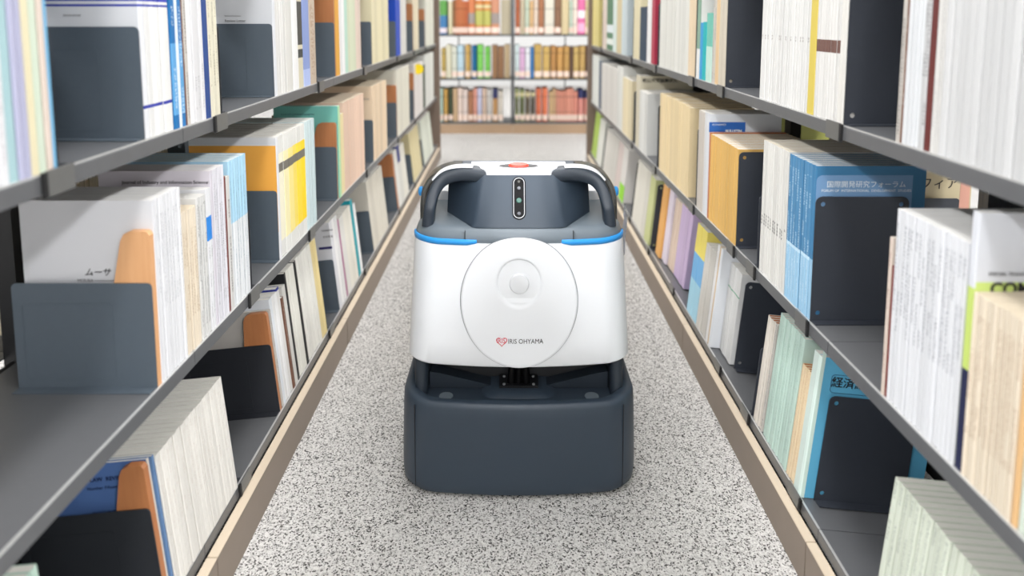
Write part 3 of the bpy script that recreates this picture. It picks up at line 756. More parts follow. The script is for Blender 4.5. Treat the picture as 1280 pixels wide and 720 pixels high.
run('L','B', 3.8264, 4.2748, 0.08, 0.248, 0.2, B('stock_far_greenwhite', (222,226,212)), 'greenish white volume at the end panel, lower left shelf', 'greenish white volumes at the end panel, lower left')

# ================================================================== RIGHT, upper shelf
m_w_near = B('stock_white_near', (216,216,216))
run('R','T', 0.796, 0.8132, 0.007, 0.29, 0.21, B('stock_grey_white_r', (222,220,216), text=((170,168,168), 0.02, 0.27, 0.005, 0.003, 0.3)), 'light grey printed journal beside a maroon spine, upper right shelf', 'light grey printed journals, upper right shelf')
run('R','T', 0.5968, 0.796, 0.013, 0.29, 0.21, m_w_near, 'plain white volume at the near end, upper right shelf', 'plain white volumes at the near end, upper right shelf')
run('R','T', 0.8132, 0.8245, 0.006, 0.285, 0.21, B('stock_maroon', (104,46,44)), 'thin maroon spine near the white volumes, upper right shelf')
run('R','T', 0.8245, 0.8362, 0.006, 0.285, 0.21, B('stock_grey_text_r', (206,206,206), text=((120,116,118), 0.02, 0.26, 0.005, 0.003, 0.45)), 'grey printed booklet beside the maroon spine, upper right shelf', 'grey printed booklets, upper right shelf')
run('R','T', 0.8362, 0.8696, 0.008, 0.285, 0.21, B('stock_cool_white_r', (232,234,236)), 'cool white journal beside a brown-edged booklet, upper right shelf', 'cool white journals, upper right shelf')
run('R','T', 0.8696, 0.8751, 0.005, 0.28, 0.21, m_brown, 'brown-edged booklet beside the cool white journals, upper right shelf')
run('R','T', 0.8751, 0.8853, 0.008, 0.28, 0.21, m_dusty, 'dusty beige booklet at the gap, upper right shelf')

bookend('R','T', 1.0237, 'tall black bookend before white journals, nearer of two, upper right shelf', 'tall')
m_wr = B('stock_white_spine_bar', (234,232,228), bands=((0.107,0.127,(112,82,74),'spine'),))
m_wr2 = B('stock_white_spine_thin', (232,231,228), text=((150,140,138), 0.119, 0.130, 0.005, 0.004, 0.5))
run('R','T', 1.0275, 1.0494, 0.010, 0.29, 0.21, B('stock_white_r2', (236,233,226)), 'white journal next to the nearer tall bookend, upper right shelf', 'white journals at the nearer tall bookend, upper right')
run('R','T', 1.0494, 1.1288, 0.010, 0.29, 0.21, m_wr, 'white journal with brown bar on spine, upper right shelf', 'brown-barred white journals, upper right shelf')
run('R','T', 1.1288, 1.1537, 0.024, 0.29, 0.21, B('stock_mustard', (226,204,96)), 'mustard yellow journal among white ones, upper right shelf')
run('R','T', 1.1537, 1.3794, 0.0105, 0.29, 0.21, m_wr2, 'thin white journal in the block beyond the mustard one, upper right shelf', 'thin white journals beyond the mustard one')

bookend('R','T', 1.5962, 'tall black bookend before beige volumes, upper right shelf', 'tall')
m_beig = B('stock_beige_green_top', (214,204,186), bands=((0.21,0.4,(96,152,86),'all'),))
run('R','T', 1.6023, 1.6557, 0.020, 0.285, 0.2, m_beig, 'beige volume with green top, upper right shelf', 'green-topped beige volumes, upper right shelf')
run('R','T', 1.6557, 1.6821, 0.03, 0.285, 0.2, B('stock_apricot', (238,206,160)), 'apricot volume beside beige ones, upper right shelf')
run('R','T', 1.6821, 1.7127, 0.02, 0.28, 0.2, m_dusty, 'dark-printed greyish booklet beside the apricot volume, upper right shelf', 'dark-printed booklets, upper right shelf')
run('R','T', 1.7127, 1.7627, 0.03, 0.175, 0.19, B('stock_mint_teal', (120,200,182), bands=((0,0.09,(186,214,202),'spine'),)), 'mint teal volume, upper right shelf', 'mint teal volumes, upper right shelf')
run('R','T', 1.7627, 1.7926, 0.06, 0.152, 0.19, B('stock_turquoise', (22,186,190)), 'turquoise volume beside the mint ones, upper right shelf')
run('R','T', 1.7926, 1.8196, 0.06, 0.150, 0.19, B('stock_azure', (60,160,216)), 'azure blue volume beside the turquoise one, upper right shelf')
run('R','T', 1.8196, 1.8514, 0.04, 0.27, 0.2, B('stock_white_sage', (228,228,224), bands=((0.08,0.22,(130,160,140),'spine'),)), 'white and sage volume at a bookend edge, upper right shelf', 'white and sage volumes, upper right shelf')
bookend('R','T', 1.8612, 'black bookend edge between sage and beige volumes, upper right shelf', 'tall')
run('R','T', 1.8719, 1.9405, 0.035, 0.29, 0.2, B('stock_warm_beige', (236,214,182)), 'warm beige volume beside long white row, upper right shelf', 'warm beige volumes, upper right shelf')
run('R','T', 1.9405, 2.3166, 0.020, 0.225, 0.2, B('stock_white_r3', (226,225,218)), 'white journal in the long row with level tops, upper right shelf', 'long row of white journals, upper right shelf')
bookend('R','T', 2.3421, 'black bookend beside the crimson volume, upper right shelf', 'holes')
run('R','T', 2.3949, 2.4501, 0.08, 0.29, 0.2, B('stock_crimson', (176,52,76)), 'crimson volume beside a black bookend, upper right shelf')
run('R','T', 2.4501, 2.5303, 0.05, 0.29, 0.2, m_white_plain, 'white volume between crimson and navy, upper right shelf', 'white volumes between crimson and navy')
run('R','T', 2.5303, 2.6649, 0.18, 0.205, 0.2, B('stock_navy_r', (34,62,88)), 'dark navy binder, upper right shelf')
run('R','T', 2.6649, 2.8054, 0.09, 0.29, 0.2, m_cream_y, 'cream volume beside the navy binder, upper right shelf', 'cream volumes by the navy binder')
bookend('R','T', 2.8146, 'black bookend before pale blue-grey volumes, upper right shelf', 'holes')
run('R','T', 2.9716, 3.1126, 0.09, 0.29, 0.2, B('stock_bluegrey', (204,216,220)), 'pale blue-grey volume, far upper right shelf', 'pale blue-grey volumes, upper right')
run('R','T', 3.1126, 3.2551, 0.1, 0.29, 0.2, B('stock_sand', (218,202,160)), 'sand coloured volume, far upper right shelf', 'sand coloured volumes, upper right')
run('R','T', 3.2551, 3.3708, 0.1, 0.28, 0.2, B('stock_white_teal', (214,226,222)), 'white volume beside the green binder, upper right shelf', 'white volumes by the green binder')
run('R','T', 3.3708, 3.5829, 0.25, 0.29, 0.2, B('stock_green_binder', (84,128,98), bands=((0.03,0.06,(220,226,220),'spine'),(0.09,0.13,(214,222,224),'spine'))), 'green binder with white stickers, upper right shelf')
run('R','T', 3.5829, 3.7397, 0.12, 0.29, 0.2, m_pink_beige, 'pinkish volume beyond the green binder, upper right shelf', 'pinkish volumes beyond the green binder')
bookend('R','T', 3.7562, 'black bookend nearest the end panel, upper right shelf', 'holes')
run('R','T', 3.9108, 4.2153, 0.14, 0.29, 0.2, B('stock_far_yellow', (232,216,140)), 'yellowish volume at the end panel, upper right shelf', 'yellowish volumes at the end panel, upper right')

# ================================================================== RIGHT, middle shelf
m_nearcream = B('stock_near_peach', (236,222,200), text=((176,150,126), 0.05, 0.19, 0.005, 0.003, 0.42))
run('R','M', 0.6404, 0.7169, 0.0075, 0.212, 0.19, m_nearcream, 'short peach journal in the near block, middle right shelf', 'short peach journals, middle right shelf', pm=PAGES_C)
run('R','M', 0.6315, 0.6404, 0.008, 0.212, 0.19, B('stock_near_orange', (234,190,136)), 'short orange-tan journal in the near block, middle right shelf')
run('R','M', 0.568, 0.6315, 0.009, 0.212, 0.19, B('stock_near_mint', (216,226,212), text=((170,180,166), 0.05, 0.19, 0.005, 0.003, 0.35)), 'short pale green journal at the near end, middle right shelf', 'short pale green journals, near end, middle right')
m_lime = B('cover_lime_white', (234,236,242), bands=((-1,0.222,(200,220,124),'cover'),(0.0,0.12,(34,38,70),'spine'),(0.12,0.215,(190,210,110),'spine')))
o = run('R','M', 0.7172, 0.7288, 0.012, 0.300, 0.21, m_lime, 'tall white and lime green magazine with bold black title, middle right shelf', cat='magazine', name='magazine')
lettering(o[0], 't_comp', 0.5764, 0.6402, 0.7168, INK, 0.1033)
lettering(o[0], 't_comp_sub', 0.5540, 0.6575, 0.7168, INK, 0.0629)
m_wcol = B('stock_white_columns', (232,233,236), text=((132,134,142), 0.10, 0.245, 0.0052, 0.0032, 0.42))
run('R','M', 0.7295, 0.87, 0.0082, 0.262, 0.2, m_wcol, 'white journal with columns of grey characters, middle right shelf', 'white journals with character columns, middle right')
run('R','M', 0.87, 0.875, 0.0055, 0.183, 0.19, m_redbrown, 'thin red-brown booklet at the gap, middle right shelf')
run('R','M', 0.875, 0.8821, 0.007, 0.220, 0.19, B('stock_pale_booklet', (226,210,196), text=((160,130,120), 0.03, 0.2, 0.005, 0.003, 0.4)), 'pale pink-beige booklet at the gap, middle right shelf')

bookend('R','M', 1.1035, 'black bookend with corner holes against the blue cover, middle right shelf', 'holes')
m_forum = B('stock_forum_blue', (84,142,184), bands=((0.0,0.105,(150,190,216),'spine'),(0.10,0.106,(190,216,232),'spine')), text=((196,220,236), 0.02, 0.245, 0.0045, 0.0035, 0.40))
m_forum_c = B('cover_forum_blue', (70,132,176), bands=((0.0,0.105,(150,190,216),'spine'),))
bk = run('R','M', 1.1079, 1.2143, 0.0115, 0.266, 0.183, m_forum, 'blue journal with paler spine foot, middle right shelf', 'blue journals, middle right shelf', first=('blue cover with white Japanese title and English subtitle, middle right shelf', m_forum_c))
pnl = lettering(bk[0], 'panel_forum', 0.5092, 0.6766, 1.1077000000000001, INK_LB, None, 'printed_panel')
lettering(bk[0], 't_forum', 0.5922, 0.6605, 1.1073, INK_W, 0.1303)
lettering(bk[0], 't_forum_en', 0.5927, 0.6503, 1.1073, INK_W, 0.1491)
lettering(bk[0], 't_forum_no', 0.5281, 0.6388, 1.1073, INK, 0.0160)
m_wband = B('stock_white_black_band', (232,230,224), bands=((0.116,0.119,(232,230,224),'spine'),), text=((150,146,142), 0.03, 0.25, 0.0042, 0.003, 0.33))
m_wband2 = B('stock_white_blacktitle', (232,230,224), text=((30,28,28), 0.098, 0.122, 0.0065, 0.0042, 0.62))
nW = run('R','M', 1.2162, 1.344, 0.0115, 0.268, 0.183, m_wband2, 'white journal with black title halfway up spine, middle right shelf', 'black-titled white journals, middle right shelf', pm=PAGES_C)
bookend('R','M', 1.3532, 'thin grey bookend edge beyond the black-titled journals', 'plain', far=True)

bookend('R','M', 1.4838, 'black bookend with corner holes against mustard journals, middle right shelf', 'holes')
run('R','M', 1.4893, 1.6962, 0.020, 0.220, 0.195, B('stock_mustard_tan', (232,186,106)), 'mustard tan journal, middle right shelf', 'mustard tan journals, middle right shelf')
run('R','M', 1.6962, 1.7069, 0.02, 0.223, 0.19, B('stock_burnt', (190,110,70)), 'thin burnt orange booklet behind the mustard journals, middle right shelf')
o = run('R','M', 1.7105, 1.755, 0.02, 0.268, 0.183, B('stock_silver_white', (226,227,229)), 'white journal beside the blue-labelled cover, middle right shelf', 'white journals by the blue-labelled cover', first=('white cover with a blue title label, middle right shelf', B('cover_silver', (224,227,232))))
lettering(o[0], box_mesh('title_label', -0.046, 0.046, -0.0002, 0.0002, -0.0130, 0.0130), 0.5522, 0.6606, 1.7102, mat('label_blue', (36,98,178), 0.5), None, 'title_label')
lettering(o[0], 't_econ', 0.5314, 0.6669, 1.7097, INK_W, 0.0346)
lettering(o[0], 't_econ2', 0.5686, 0.6504, 1.7097, INK_W, 0.0407)
run('R','M', 1.755, 1.8138, 0.025, 0.266, 0.2, B('stock_greybeige', (214,206,196)), 'grey-beige journal beside a black bookend, middle right shelf', 'grey-beige journals, middle right shelf')
bookend('R','M', 1.8219, 'tall narrow black bookend before cream volumes, middle right shelf', 'holes', inset=0.004)
run('R','M', 1.9029, 2.2853, 0.03, 0.262, 0.183, B('stock_cream_wood', (236,214,170)), 'cream buff volume, middle right shelf', 'cream buff volumes, middle right shelf', pm=PAGES_C, hj=0.004)
bookend('R','M', 2.311, 'black bookend against far white volumes, middle right shelf', 'holes')
run('R','M', 2.5002, 2.6526, 0.05, 0.232, 0.2, B('stock_white_r4', (226,226,222)), 'white volume before a tall lettered cover, middle right shelf', 'white volumes before a lettered cover, middle right')
o = run('R','M', 2.6611, 2.7313, 0.05, 0.285, 0.21, B('stock_buff_cover', (222,214,190)), 'tall buff cover with black Japanese title, middle right shelf', inset=0.004)
lettering(o[0], 't_far', 0.5886, 0.6925, 2.6605, INK, 0.1383)
bookend('R','M', 2.7678, 'small black bookend before pale cream volumes, middle right shelf', 'holes')
run('R','M', 2.8243, 3.0525, 0.08, 0.25, 0.2, B('stock_palecream', (236,222,186)), 'pale cream volume, far middle right shelf', 'pale cream volumes, middle right')
run('R','M', 3.0525, 3.2051, 0.09, 0.29, 0.21, B('stock_white_r5', (228,228,222)), 'tall white volume behind pale cream ones, middle right shelf', 'tall white volumes, far middle right')
run('R','M', 3.2175, 3.7687, 0.08, 0.268, 0.183, B('stock_greywhite_r', (222,218,212)), 'grey-white volume, far middle right shelf', 'grey-white volumes, far middle right')
run('R','M', 3.7858, 3.8732, 0.1, 0.275, 0.2, B('stock_slate', (74,90,112)), 'slate blue volume near the end panel, middle right shelf')
run('R','M', 3.8912, 4.1861, 0.12, 0.29, 0.2, B('stock_farwhite_r', (228,230,224)), 'white volume at the end panel, middle right shelf', 'white volumes at the end panel, middle right')

# ================================================================== RIGHT, lower shelf
run('R','B', 0.56, 0.8686-0.001, 0.0118, 0.209, 0.19, B('stock_celadon', (218,224,208), text=((150,156,146), 0.09, 0.205, 0.005, 0.0035, 0.45)), 'pale celadon journal in the near corner block, lower right shelf', 'pale celadon journals, lower right shelf', inset=0.0, pm=PAGES_G)
bookend('R','B', 0.8686+0.0015, 'thin bookend edge beside the celadon block, lower right shelf', 'plain', far=True)
bookend('R','B', 1.0975, 'large black bookend with corner holes on the bright blue cover, lower right shelf', 'low', inset=0.022)
m_kei = B('cover_bright_blue', (100,180,216), bands=((0,0.4,(214,230,222),'spine'),))
o = run('R','B', 1.1025, 1.1141, 0.012, 0.258, 0.21, m_kei, 'bright blue cover with boxed Japanese title, lower right shelf', inset=0.0)
stp = obj('cover_strip', box_mesh('cover_strip', 0.0008, 0.007, -0.0002, 0.0002, 0.0, 0.291), o[0], mat('strip_mint', (206,226,216), 0.5))
stp.location = (0, -(0.5*0.011600000000000055) - 0.00005, 0)
lettering(o[0], 't_keizai', 0.5891, 0.3129, 1.1019, INK, 0.0793)
lettering(o[0], 'frame_keizai', 0.5599, 0.3140, 1.1019, INK_DB, None, 'title_frame')
run('R','B', 1.1141, 1.1329, 0.013, 0.257, 0.2, B('stock_mint_white', (216,230,222)), 'pale mint volume behind the bright blue cover, lower right shelf', 'pale mint volumes behind the blue cover', inset=0.0)
run('R','B', 1.1346, 1.1704, 0.010, 0.212, 0.19, B('stock_cream_orange', (238,216,180), text=((200,160,120), 0.02, 0.22, 0.005, 0.003, 0.3)), 'cream orange journal with brown top, lower right shelf', 'cream orange journals, lower right shelf', pm=paper_mat('page_edges_brown', (186,124,84)))
m_celadon2 = B('stock_mint_spines', (196,220,208), bands=((0.268,0.271,(90,110,100),'spine'),), text=((140,170,156), 0.03, 0.24, 0.005, 0.003, 0.3))
run('R','B', 1.1722, 1.287, 0.0105, 0.255, 0.2, m_celadon2, 'mint green journal in an even row, lower right shelf', 'mint green journals in an even row, lower right', pm=PAGES_G)
run('R','B', 1.2914, 1.2981, 0.006, 0.226, 0.19, m_dusty, 'dark-printed thin booklet beside mint journals, lower right shelf')
run('R','B', 1.2981, 1.3418, 0.012, 0.226, 0.19, B('stock_cream_r', (232,224,212)), 'cream white volume with a brown top edge, lower right shelf', 'cream white brown-topped volumes, lower right', pm=paper_mat('page_edges_brown2', (168,104,66)))
bookend('R','B', 1.3514, 'thin dark bookend edge beside brown-topped volumes, lower right shelf', 'plain', far=True)

bookend('R','B', 1.5454, 'large black bookend with corner holes on a white cover, lower right shelf', 'holes', inset=0.030)
o = run('R','B', 1.5606, 1.6461,  0.012, 0.226, 0.19, B('stock_white_r6', (230,230,228), bands=((0.165,0.168,(70,150,110),'spine'),)), 'short white journal with thin green mark, lower right shelf', 'short green-marked white journals, lower right', inset=0.024)
o = run('R','B', 1.6461+0.0005, 1.6461+0.0175, 0.017, 0.257, 0.205, B('cover_white_take', (228,231,235)), 'tall white journal titled in black brush characters, lower right shelf', 'tall white brush-titled journals, lower right')
lettering(o[0], 't_take', 0.6333, 0.3246, 1.6460, INK, 0.1201)
lettering(o[0], 't_take_sub', 0.6505, 0.2956, 1.6460, INK, 0.1003)
run('R','B', 1.6461+0.018, 1.6461+0.027, 0.015, 0.257, 0.2, B('stock_ochre', (216,176,110)), 'thin ochre volume beside tall white journals, lower right shelf')
run('R','B', 1.6461+0.0275, 1.6461+0.0445, 0.02, 0.257, 0.2, m_white_plain, 'white volume between ochre and grey ones, lower right shelf', 'white volumes by the ochre one, lower right')
run('R','B', 1.6941, 1.7791, 0.02, 0.232, 0.19, B('stock_grey_pages', (214,210,202)), 'light grey volume before the yellow and blue ones, lower right shelf', 'light grey volumes, lower right shelf')
run('R','B', 1.7832, 1.8771, 0.045, 0.257, 0.205, B('cover_yellow_blue', (236,218,110), bands=((-1,0.175,(112,170,214),'all'),(-1,0.10,(160,204,222),'spine'))), 'yellow over sky-blue volume, lower right shelf', 'yellow over sky-blue volumes')
bookend('R','B', 2.0132, 'curved black bookend beside lilac volumes, lower right shelf', 'holes', inset=0.055)
run('R','B', 2.0199, 2.1496,  0.03, 0.237, 0.195, B('stock_lilac', (206,184,216)), 'lilac purple volume, lower right shelf', 'lilac purple volumes, lower right shelf', pm=PAGES_C, inset=0.028)
run('R','B', 2.1496+0.0005, 2.2295, 0.03, 0.235, 0.195, B('stock_rose_beige', (226,204,186)), 'rose beige volume between lilac ones, lower right shelf', 'rose beige volumes, lower right shelf', inset=0.028)
run('R','B', 2.2295+0.0005, 2.2917, 0.04, 0.258, 0.205, B('stock_lilac_white', (228,218,230)), 'tall pale lilac volume beside an orange one, lower right shelf', 'tall pale lilac volumes, lower right shelf', inset=0.02)
run('R','B', 2.2917+0.0005, 2.3567, 0.06, 0.252, 0.2, B('stock_orange_r', (236,178,104)), 'light orange volume beside a black bookend, lower right shelf', 'light orange volumes, lower right shelf', inset=0.012)
bookend('R','B', 2.3939, 'black bookend against yellow-green volumes, lower right shelf', 'tall')
run('R','B', 2.4282, 2.5117, 0.07, 0.246, 0.2, B('stock_yellowgreen', (208,212,152)), 'yellow-green volume, lower right shelf', 'yellow-green volumes, lower right shelf')
run('R','B', 2.5196, 2.7705, 0.06, 0.250, 0.2, B('stock_white_r7', (224,220,208)), 'off-white volume beside yellow-green ones, lower right shelf', 'off-white volumes by yellow-green ones, lower right')
bookend('R','B', 2.7896, 'dark bookend in the gap before a lime-stickered volume, lower right shelf', 'tall', far=True)
run('R','B', 3.0066, 3.1219, 0.1, 0.243, 0.2, B('stock_lime_foot', (226,222,216), bands=((0.0,0.075,(140,206,40),'spine'),)), 'white volume with lime green foot, lower right shelf', 'lime-footed white volumes, lower right')
run('R','B', 3.1219, 3.259, 0.1, 0.243, 0.2, B('stock_pinkgrey', (218,202,196)), 'pink-grey volume, far lower right shelf', 'pink-grey volumes, lower right')
run('R','B', 3.2721, 3.6674, 0.09, 0.239, 0.2, B('stock_greywhite_r2', (218,214,206)), 'grey-white volume, far lower right shelf', 'grey-white volumes, far lower right')
bookend('R','B', 3.7004, 'small black bookend near the lime green volume, lower right shelf', 'tall')
run('R','B', 3.7682, 3.9489, 0.12, 0.252, 0.2, B('stock_white_r8', (226,226,216)), 'white volume beside the lime green one, lower right shelf', 'white volumes by the lime green one, lower right')
run('R','B', 3.9679, 4.1681, 0.17, 0.266, 0.2, B('stock_lime', (178,206,96)), 'lime green volume at the end panel, lower right shelf', 'lime green volumes at the end panel')

# ================================================================== the far side of the shelving, seen through the gaps
def rear_run(S, d0, d1, t, h, dp, cm, pm, label, group=None):
    n = max(1, round((d1-d0)/t)); st = (d1-d0)/n; out = []
    sg = SGN[S]; xs = sg*(XLIP[S] + DEPTH*2 + 0.028)
    rs = random.Random(int(d0*999))
    for i in range(n):
        out.append(place_book(S, 'M', d0 + st*(i+0.5), st - 0.001, h - rs.uniform(0, 0.012), dp, cm, pm, label, 'journal', group if n > 1 else None, 'journal', 0, False, 0, xs - sg*rs.uniform(0, 0.003), None, True))
    return out
rear_run('L', 1.05, 1.58, 0.0125, 0.265, 0.205, m_cream_plain, PAGES_C, 'aged cream journal on the far side behind white ones, middle left shelf', 'aged cream journals behind the middle left shelf')
bookend('L','M', 1.62, 'black bookend on the far side behind pale blue journals, left shelving', 'holes', rear=True)
bookend('L','M', 1.86, 'black bookend on the far side behind the orange cover, left shelving', 'holes', rear=True)
rear_run('L', 1.87, 2.10, 0.02, 0.265, 0.205, B('stock_rear_olive', (150,150,96)), PAGES_C, 'olive journal on the far side above a dark bookend, left shelving', 'olive journals behind the middle left shelf')
o = rear_run('R', 1.485, 1.51, 0.03, 0.29, 0.205, B('cover_sophia', (226,210,172), bands=((0.20,0.4,(218,162,140),'cover'),)), PAGES_C, 'cream and pink cover with black katakana title on the far side, right shelving')
lettering(o[0], 't_sophia', 0.9418, 0.5688, 1.4846, INK, 0.1105)
sp_ = obj('cover_strip', box_mesh('cover_strip', 0.004, 0.026, -0.0002, 0.0002, 0.0, 0.285), o[0], mat('strip_salmon', (216,160,140), 0.5))
sp_.location = (0, 0.0122, 0)
bookend('R','M', 1.475, 'black bookend on the far side under the cream and pink cover', 'plain', rear=True).scale = (1, 1, 0.75)
rear_run('R', 1.02, 1.175, 0.012, 0.265, 0.205, m_white_grey, PAGES, 'grey-white journal on the far side behind lime magazine, right shelving', 'grey-white journals behind the middle right shelf')
rear_run('R', 0.85, 1.015, 0.03, 0.262, 0.205, B('stock_rear_green', (44,92,80)), paper_mat('page_edges_green', (54,104,90)), 'dark green box file on the far side, right shelving', 'dark green box files behind the middle right shelf')
rear_run('R', 1.54, 1.75, 0.02, 0.25, 0.2, m_cream_plain, PAGES_C, 'cream journal on the far side behind blue journals, right shelving', 'cream journals behind the middle right shelf')
rear_run('R', 2.10, 2.20, 0.03, 0.28, 0.205, B('stock_rear_olive2', (160,162,84)), PAGES_C, 'olive green journal on the far side behind mustard journals, right shelving', 'olive green journals behind the middle right shelf')

# ================================================================== bookcase closing the aisle
BY = 5.49
eb = thing('end_bookcase', 'dark steel bookcase with taupe plinth closing the end of the aisle', 'bookcase', (0.02, BY, 0))
def epart(name, me, m):
    o = obj(name, me, eb, m); o.location = (-0.02, -BY, 0); return o
M_SHELF_D = mat('bookcase_steel', (72, 74, 76), 0.45, 0.1, 0.05, 40)
M_BACKW = mat('bookcase_back_white', (226, 222, 210), 0.7, 0.0, 0.04, 8)
M_PLINTH = mat('plinth_tan', (176, 148, 120), 0.55, 0.0, 0.05, 10)
EZ = (0.100, 0.455, 0.810, 1.165)
for xa, xb_ in ((-1.78, -0.88), (-0.88, 0.02), (0.02, 0.92), (0.92, 1.82)):
    for z in EZ: epart('shelf_board', box_mesh('shelf_board', xa+0.013, xb_-0.013, BY, BY+0.26, z-0.015, z, 0.001), M_SHELF_D)
    epart('plinth', box_mesh('plinth', xa+0.001, xb_-0.001, BY+0.004, BY+0.02, 0, 0.079), M_PLINTH)
    epart('brace', box_mesh('brace', xa+0.44, xa+0.45, BY+0.262, BY+0.27, 0.08, 1.16), M_SHELF_D)
for x in (-1.78, -0.88, 0.02, 0.92, 1.82): epart('upright', box_mesh('upright', x-0.0125, x+0.0125, BY-0.002, BY+0.272, 0.0795, 1.2), M_SHELF_D)

M_LABEL_C = (236, 214, 200)
BACKROW = {
 'T': ((-0.568,-0.510,(98,160,80),1,'green and blue'),(-0.498,-0.465,(232,224,188),0,'cream'),(-0.465,-0.440,(150,110,76),1,'dark tan'),(-0.440,-0.414,(204,124,82),1,'rust'),(-0.414,-0.389,(212,132,88),1,'rust'),(-0.389,-0.364,(206,124,80),1,'rust'),(-0.364,-0.341,(198,112,74),1,'rust'),(-0.338,-0.283,(210,128,84),2,'rust and grey'),(-0.280,-0.216,(214,136,72),3,'orange and olive'),(-0.214,-0.155,(216,142,70),3,'orange and olive'),(-0.152,-0.087,(206,146,116),2,'dusty rose'),(-0.075,0.012,(178,168,144),0,'stone grey'),
       (0.040,0.079,(182,102,66),1,'brick red'),(0.081,0.117,(206,192,164),0,'sand'),(0.119,0.155,(206,218,196),1,'pale mint'),(0.157,0.188,(230,190,140),1,'apricot'),(0.190,0.226,(228,210,192),1,'blush'),(0.228,0.271,(176,120,86),1,'brown'),(0.277,0.354,(230,224,208),1,'white'),(0.358,0.409,(142,106,82),1,'dark brown'),(0.412,0.473,(220,202,160),0,'buff'),(0.476,0.502,(208,226,208),1,'mint'),(0.504,0.540,(236,222,208),1,'cream pink'),(0.542,0.604,(226,118,166),4,'hot pink'),(0.606,0.643,(222,212,160),1,'pale olive')),
 'M': ((-0.558,-0.523,(190,164,92),1,'ochre'),(-0.520,-0.477,(226,222,196),0,'cream'),(-0.474,-0.432,(226,228,212),1,'off-white'),(-0.428,-0.376,(190,216,228),1,'pale blue'),(-0.363,-0.324,(206,168,96),1,'ochre'),(-0.311,-0.272,(28,108,156),1,'deep blue'),(-0.266,-0.220,(128,206,96),1,'grass green'),(-0.206,-0.161,(124,204,92),1,'grass green'),(-0.148,-0.103,(158,120,86),0,'tan'),(-0.101,-0.050,(150,112,80),0,'tan'),(-0.048,0.002,(190,168,132),0,'khaki'),
       (0.037,0.074,(210,226,226),1,'pale aqua'),(0.076,0.119,(220,178,212),1,'lilac'),(0.121,0.165,(226,228,232),1,'white'),(0.167,0.191,(46,128,196),0,'bright blue'),(0.194,0.256,(206,172,100),1,'ochre leather'),(0.266,0.321,(210,176,104),1,'ochre leather'),(0.330,0.373,(196,146,88),1,'caramel leather'),(0.380,0.429,(204,156,92),1,'caramel leather'),(0.435,0.481,(206,162,96),1,'caramel leather'),(0.485,0.510,(106,84,72),0,'dark brown'),(0.512,0.556,(206,176,110),1,'ochre leather'),(0.562,0.608,(206,170,106),1,'ochre leather'),(0.611,0.644,(92,62,52),1,'dark maroon')),
 'B': ((-0.588,-0.549,(196,224,212),1,'mint'),(-0.542,-0.509,(212,168,92),1,'ochre'),(-0.502,-0.469,(72,82,62),1,'dark green'),(-0.467,-0.429,(206,176,140),0,'beige'),(-0.427,-0.390,(232,212,200),1,'pale pink'),(-0.388,-0.346,(230,214,206),1,'pale pink'),(-0.343,-0.303,(172,122,92),1,'brown'),(-0.301,-0.270,(232,166,146),1,'salmon'),(-0.268,-0.230,(208,208,232),1,'pale lilac'),(-0.228,-0.194,(222,196,176),1,'beige pink'),(-0.190,-0.154,(222,218,212),1,'off-white'),(-0.144,-0.101,(190,146,96),5,'navy and tan'),(-0.096,-0.058,(228,220,206),1,'ivory'),
       (0.038,0.070,(150,160,100),3,'olive'),(0.077,0.117,(146,156,102),3,'olive'),(0.124,0.163,(150,136,112),3,'grey brown'),(0.170,0.203,(134,124,108),3,'grey brown'),(0.211,0.254,(222,120,86),1,'vermilion'),(0.263,0.307,(224,126,90),1,'vermilion'),(0.320,0.347,(214,184,140),1,'sandy'),(0.348,0.373,(212,176,138),1,'sandy'),(0.375,0.403,(226,160,138),1,'salmon'),(0.404,0.432,(228,158,136),1,'salmon'),(0.433,0.461,(226,156,134),1,'salmon'),(0.462,0.490,(228,160,138),1,'salmon'),(0.491,0.519,(224,156,136),1,'salmon'),(0.521,0.549,(226,152,134),1,'salmon'),(0.556,0.599,(222,150,138),5,'navy-edged salmon'),(0.607,0.655,(220,150,136),5,'navy-edged salmon')),
}

ROWNAME = {'T': 'top', 'M': 'middle', 'B': 'bottom'}
EZL = {'T': 0.810, 'M': 0.455, 'B': 0.100}
def rounded_book_mesh(t, h, dp, cm, pm):
    """hardback seen spine-on: rounded spine, boards, page block inset between them"""
    bm = bmesh.new(); y = t/2; w = 0.003
    arc = [(0.010*(1 - math.cos(a))*1.0, y*math.sin(a)*-1) for a in (-PI/2, -PI/4, 0, PI/4, PI/2)]
    arc = [(0.010 - 0.010*math.cos(a), y*math.sin(a)) for a in (PI/2, PI/4, 0, -PI/4, -PI/2)]
    prof = [(dp, y)] + arc + [(dp, -y), (dp, -y+w), (0.012, -y+w), (0.012, y-w), (dp, y-w)]
    a = [bm.verts.new((u, v, 0)) for u, v in prof]; b = [bm.verts.new((u, v, h)) for u, v in prof]
    n = len(prof)
    for i in range(n): bm.faces.new((a[i], a[(i+1) % n], b[(i+1) % n], b[i]))
    for q in (a, b): bm.faces.new(q)
    bmesh.ops.triangulate(bm, faces=[f for f in bm.faces if len(f.verts) > 4])
    c = bm_mesh('cover', bm, math.radians(50)); c.materials.append(cm)
    p = box_mesh('page_block', 0.0125, dp-0.004, -y+w+0.0002, y-w-0.0002, 0.003, h-0.004); p.materials.append(pm)
    return c, p
SEEN = {}
rb = random.Random(3)
cnt = {}
for lv, row in BACKROW.items():
    for it in row: cnt[(lv, it[4])] = cnt.get((lv, it[4]), 0) + 1
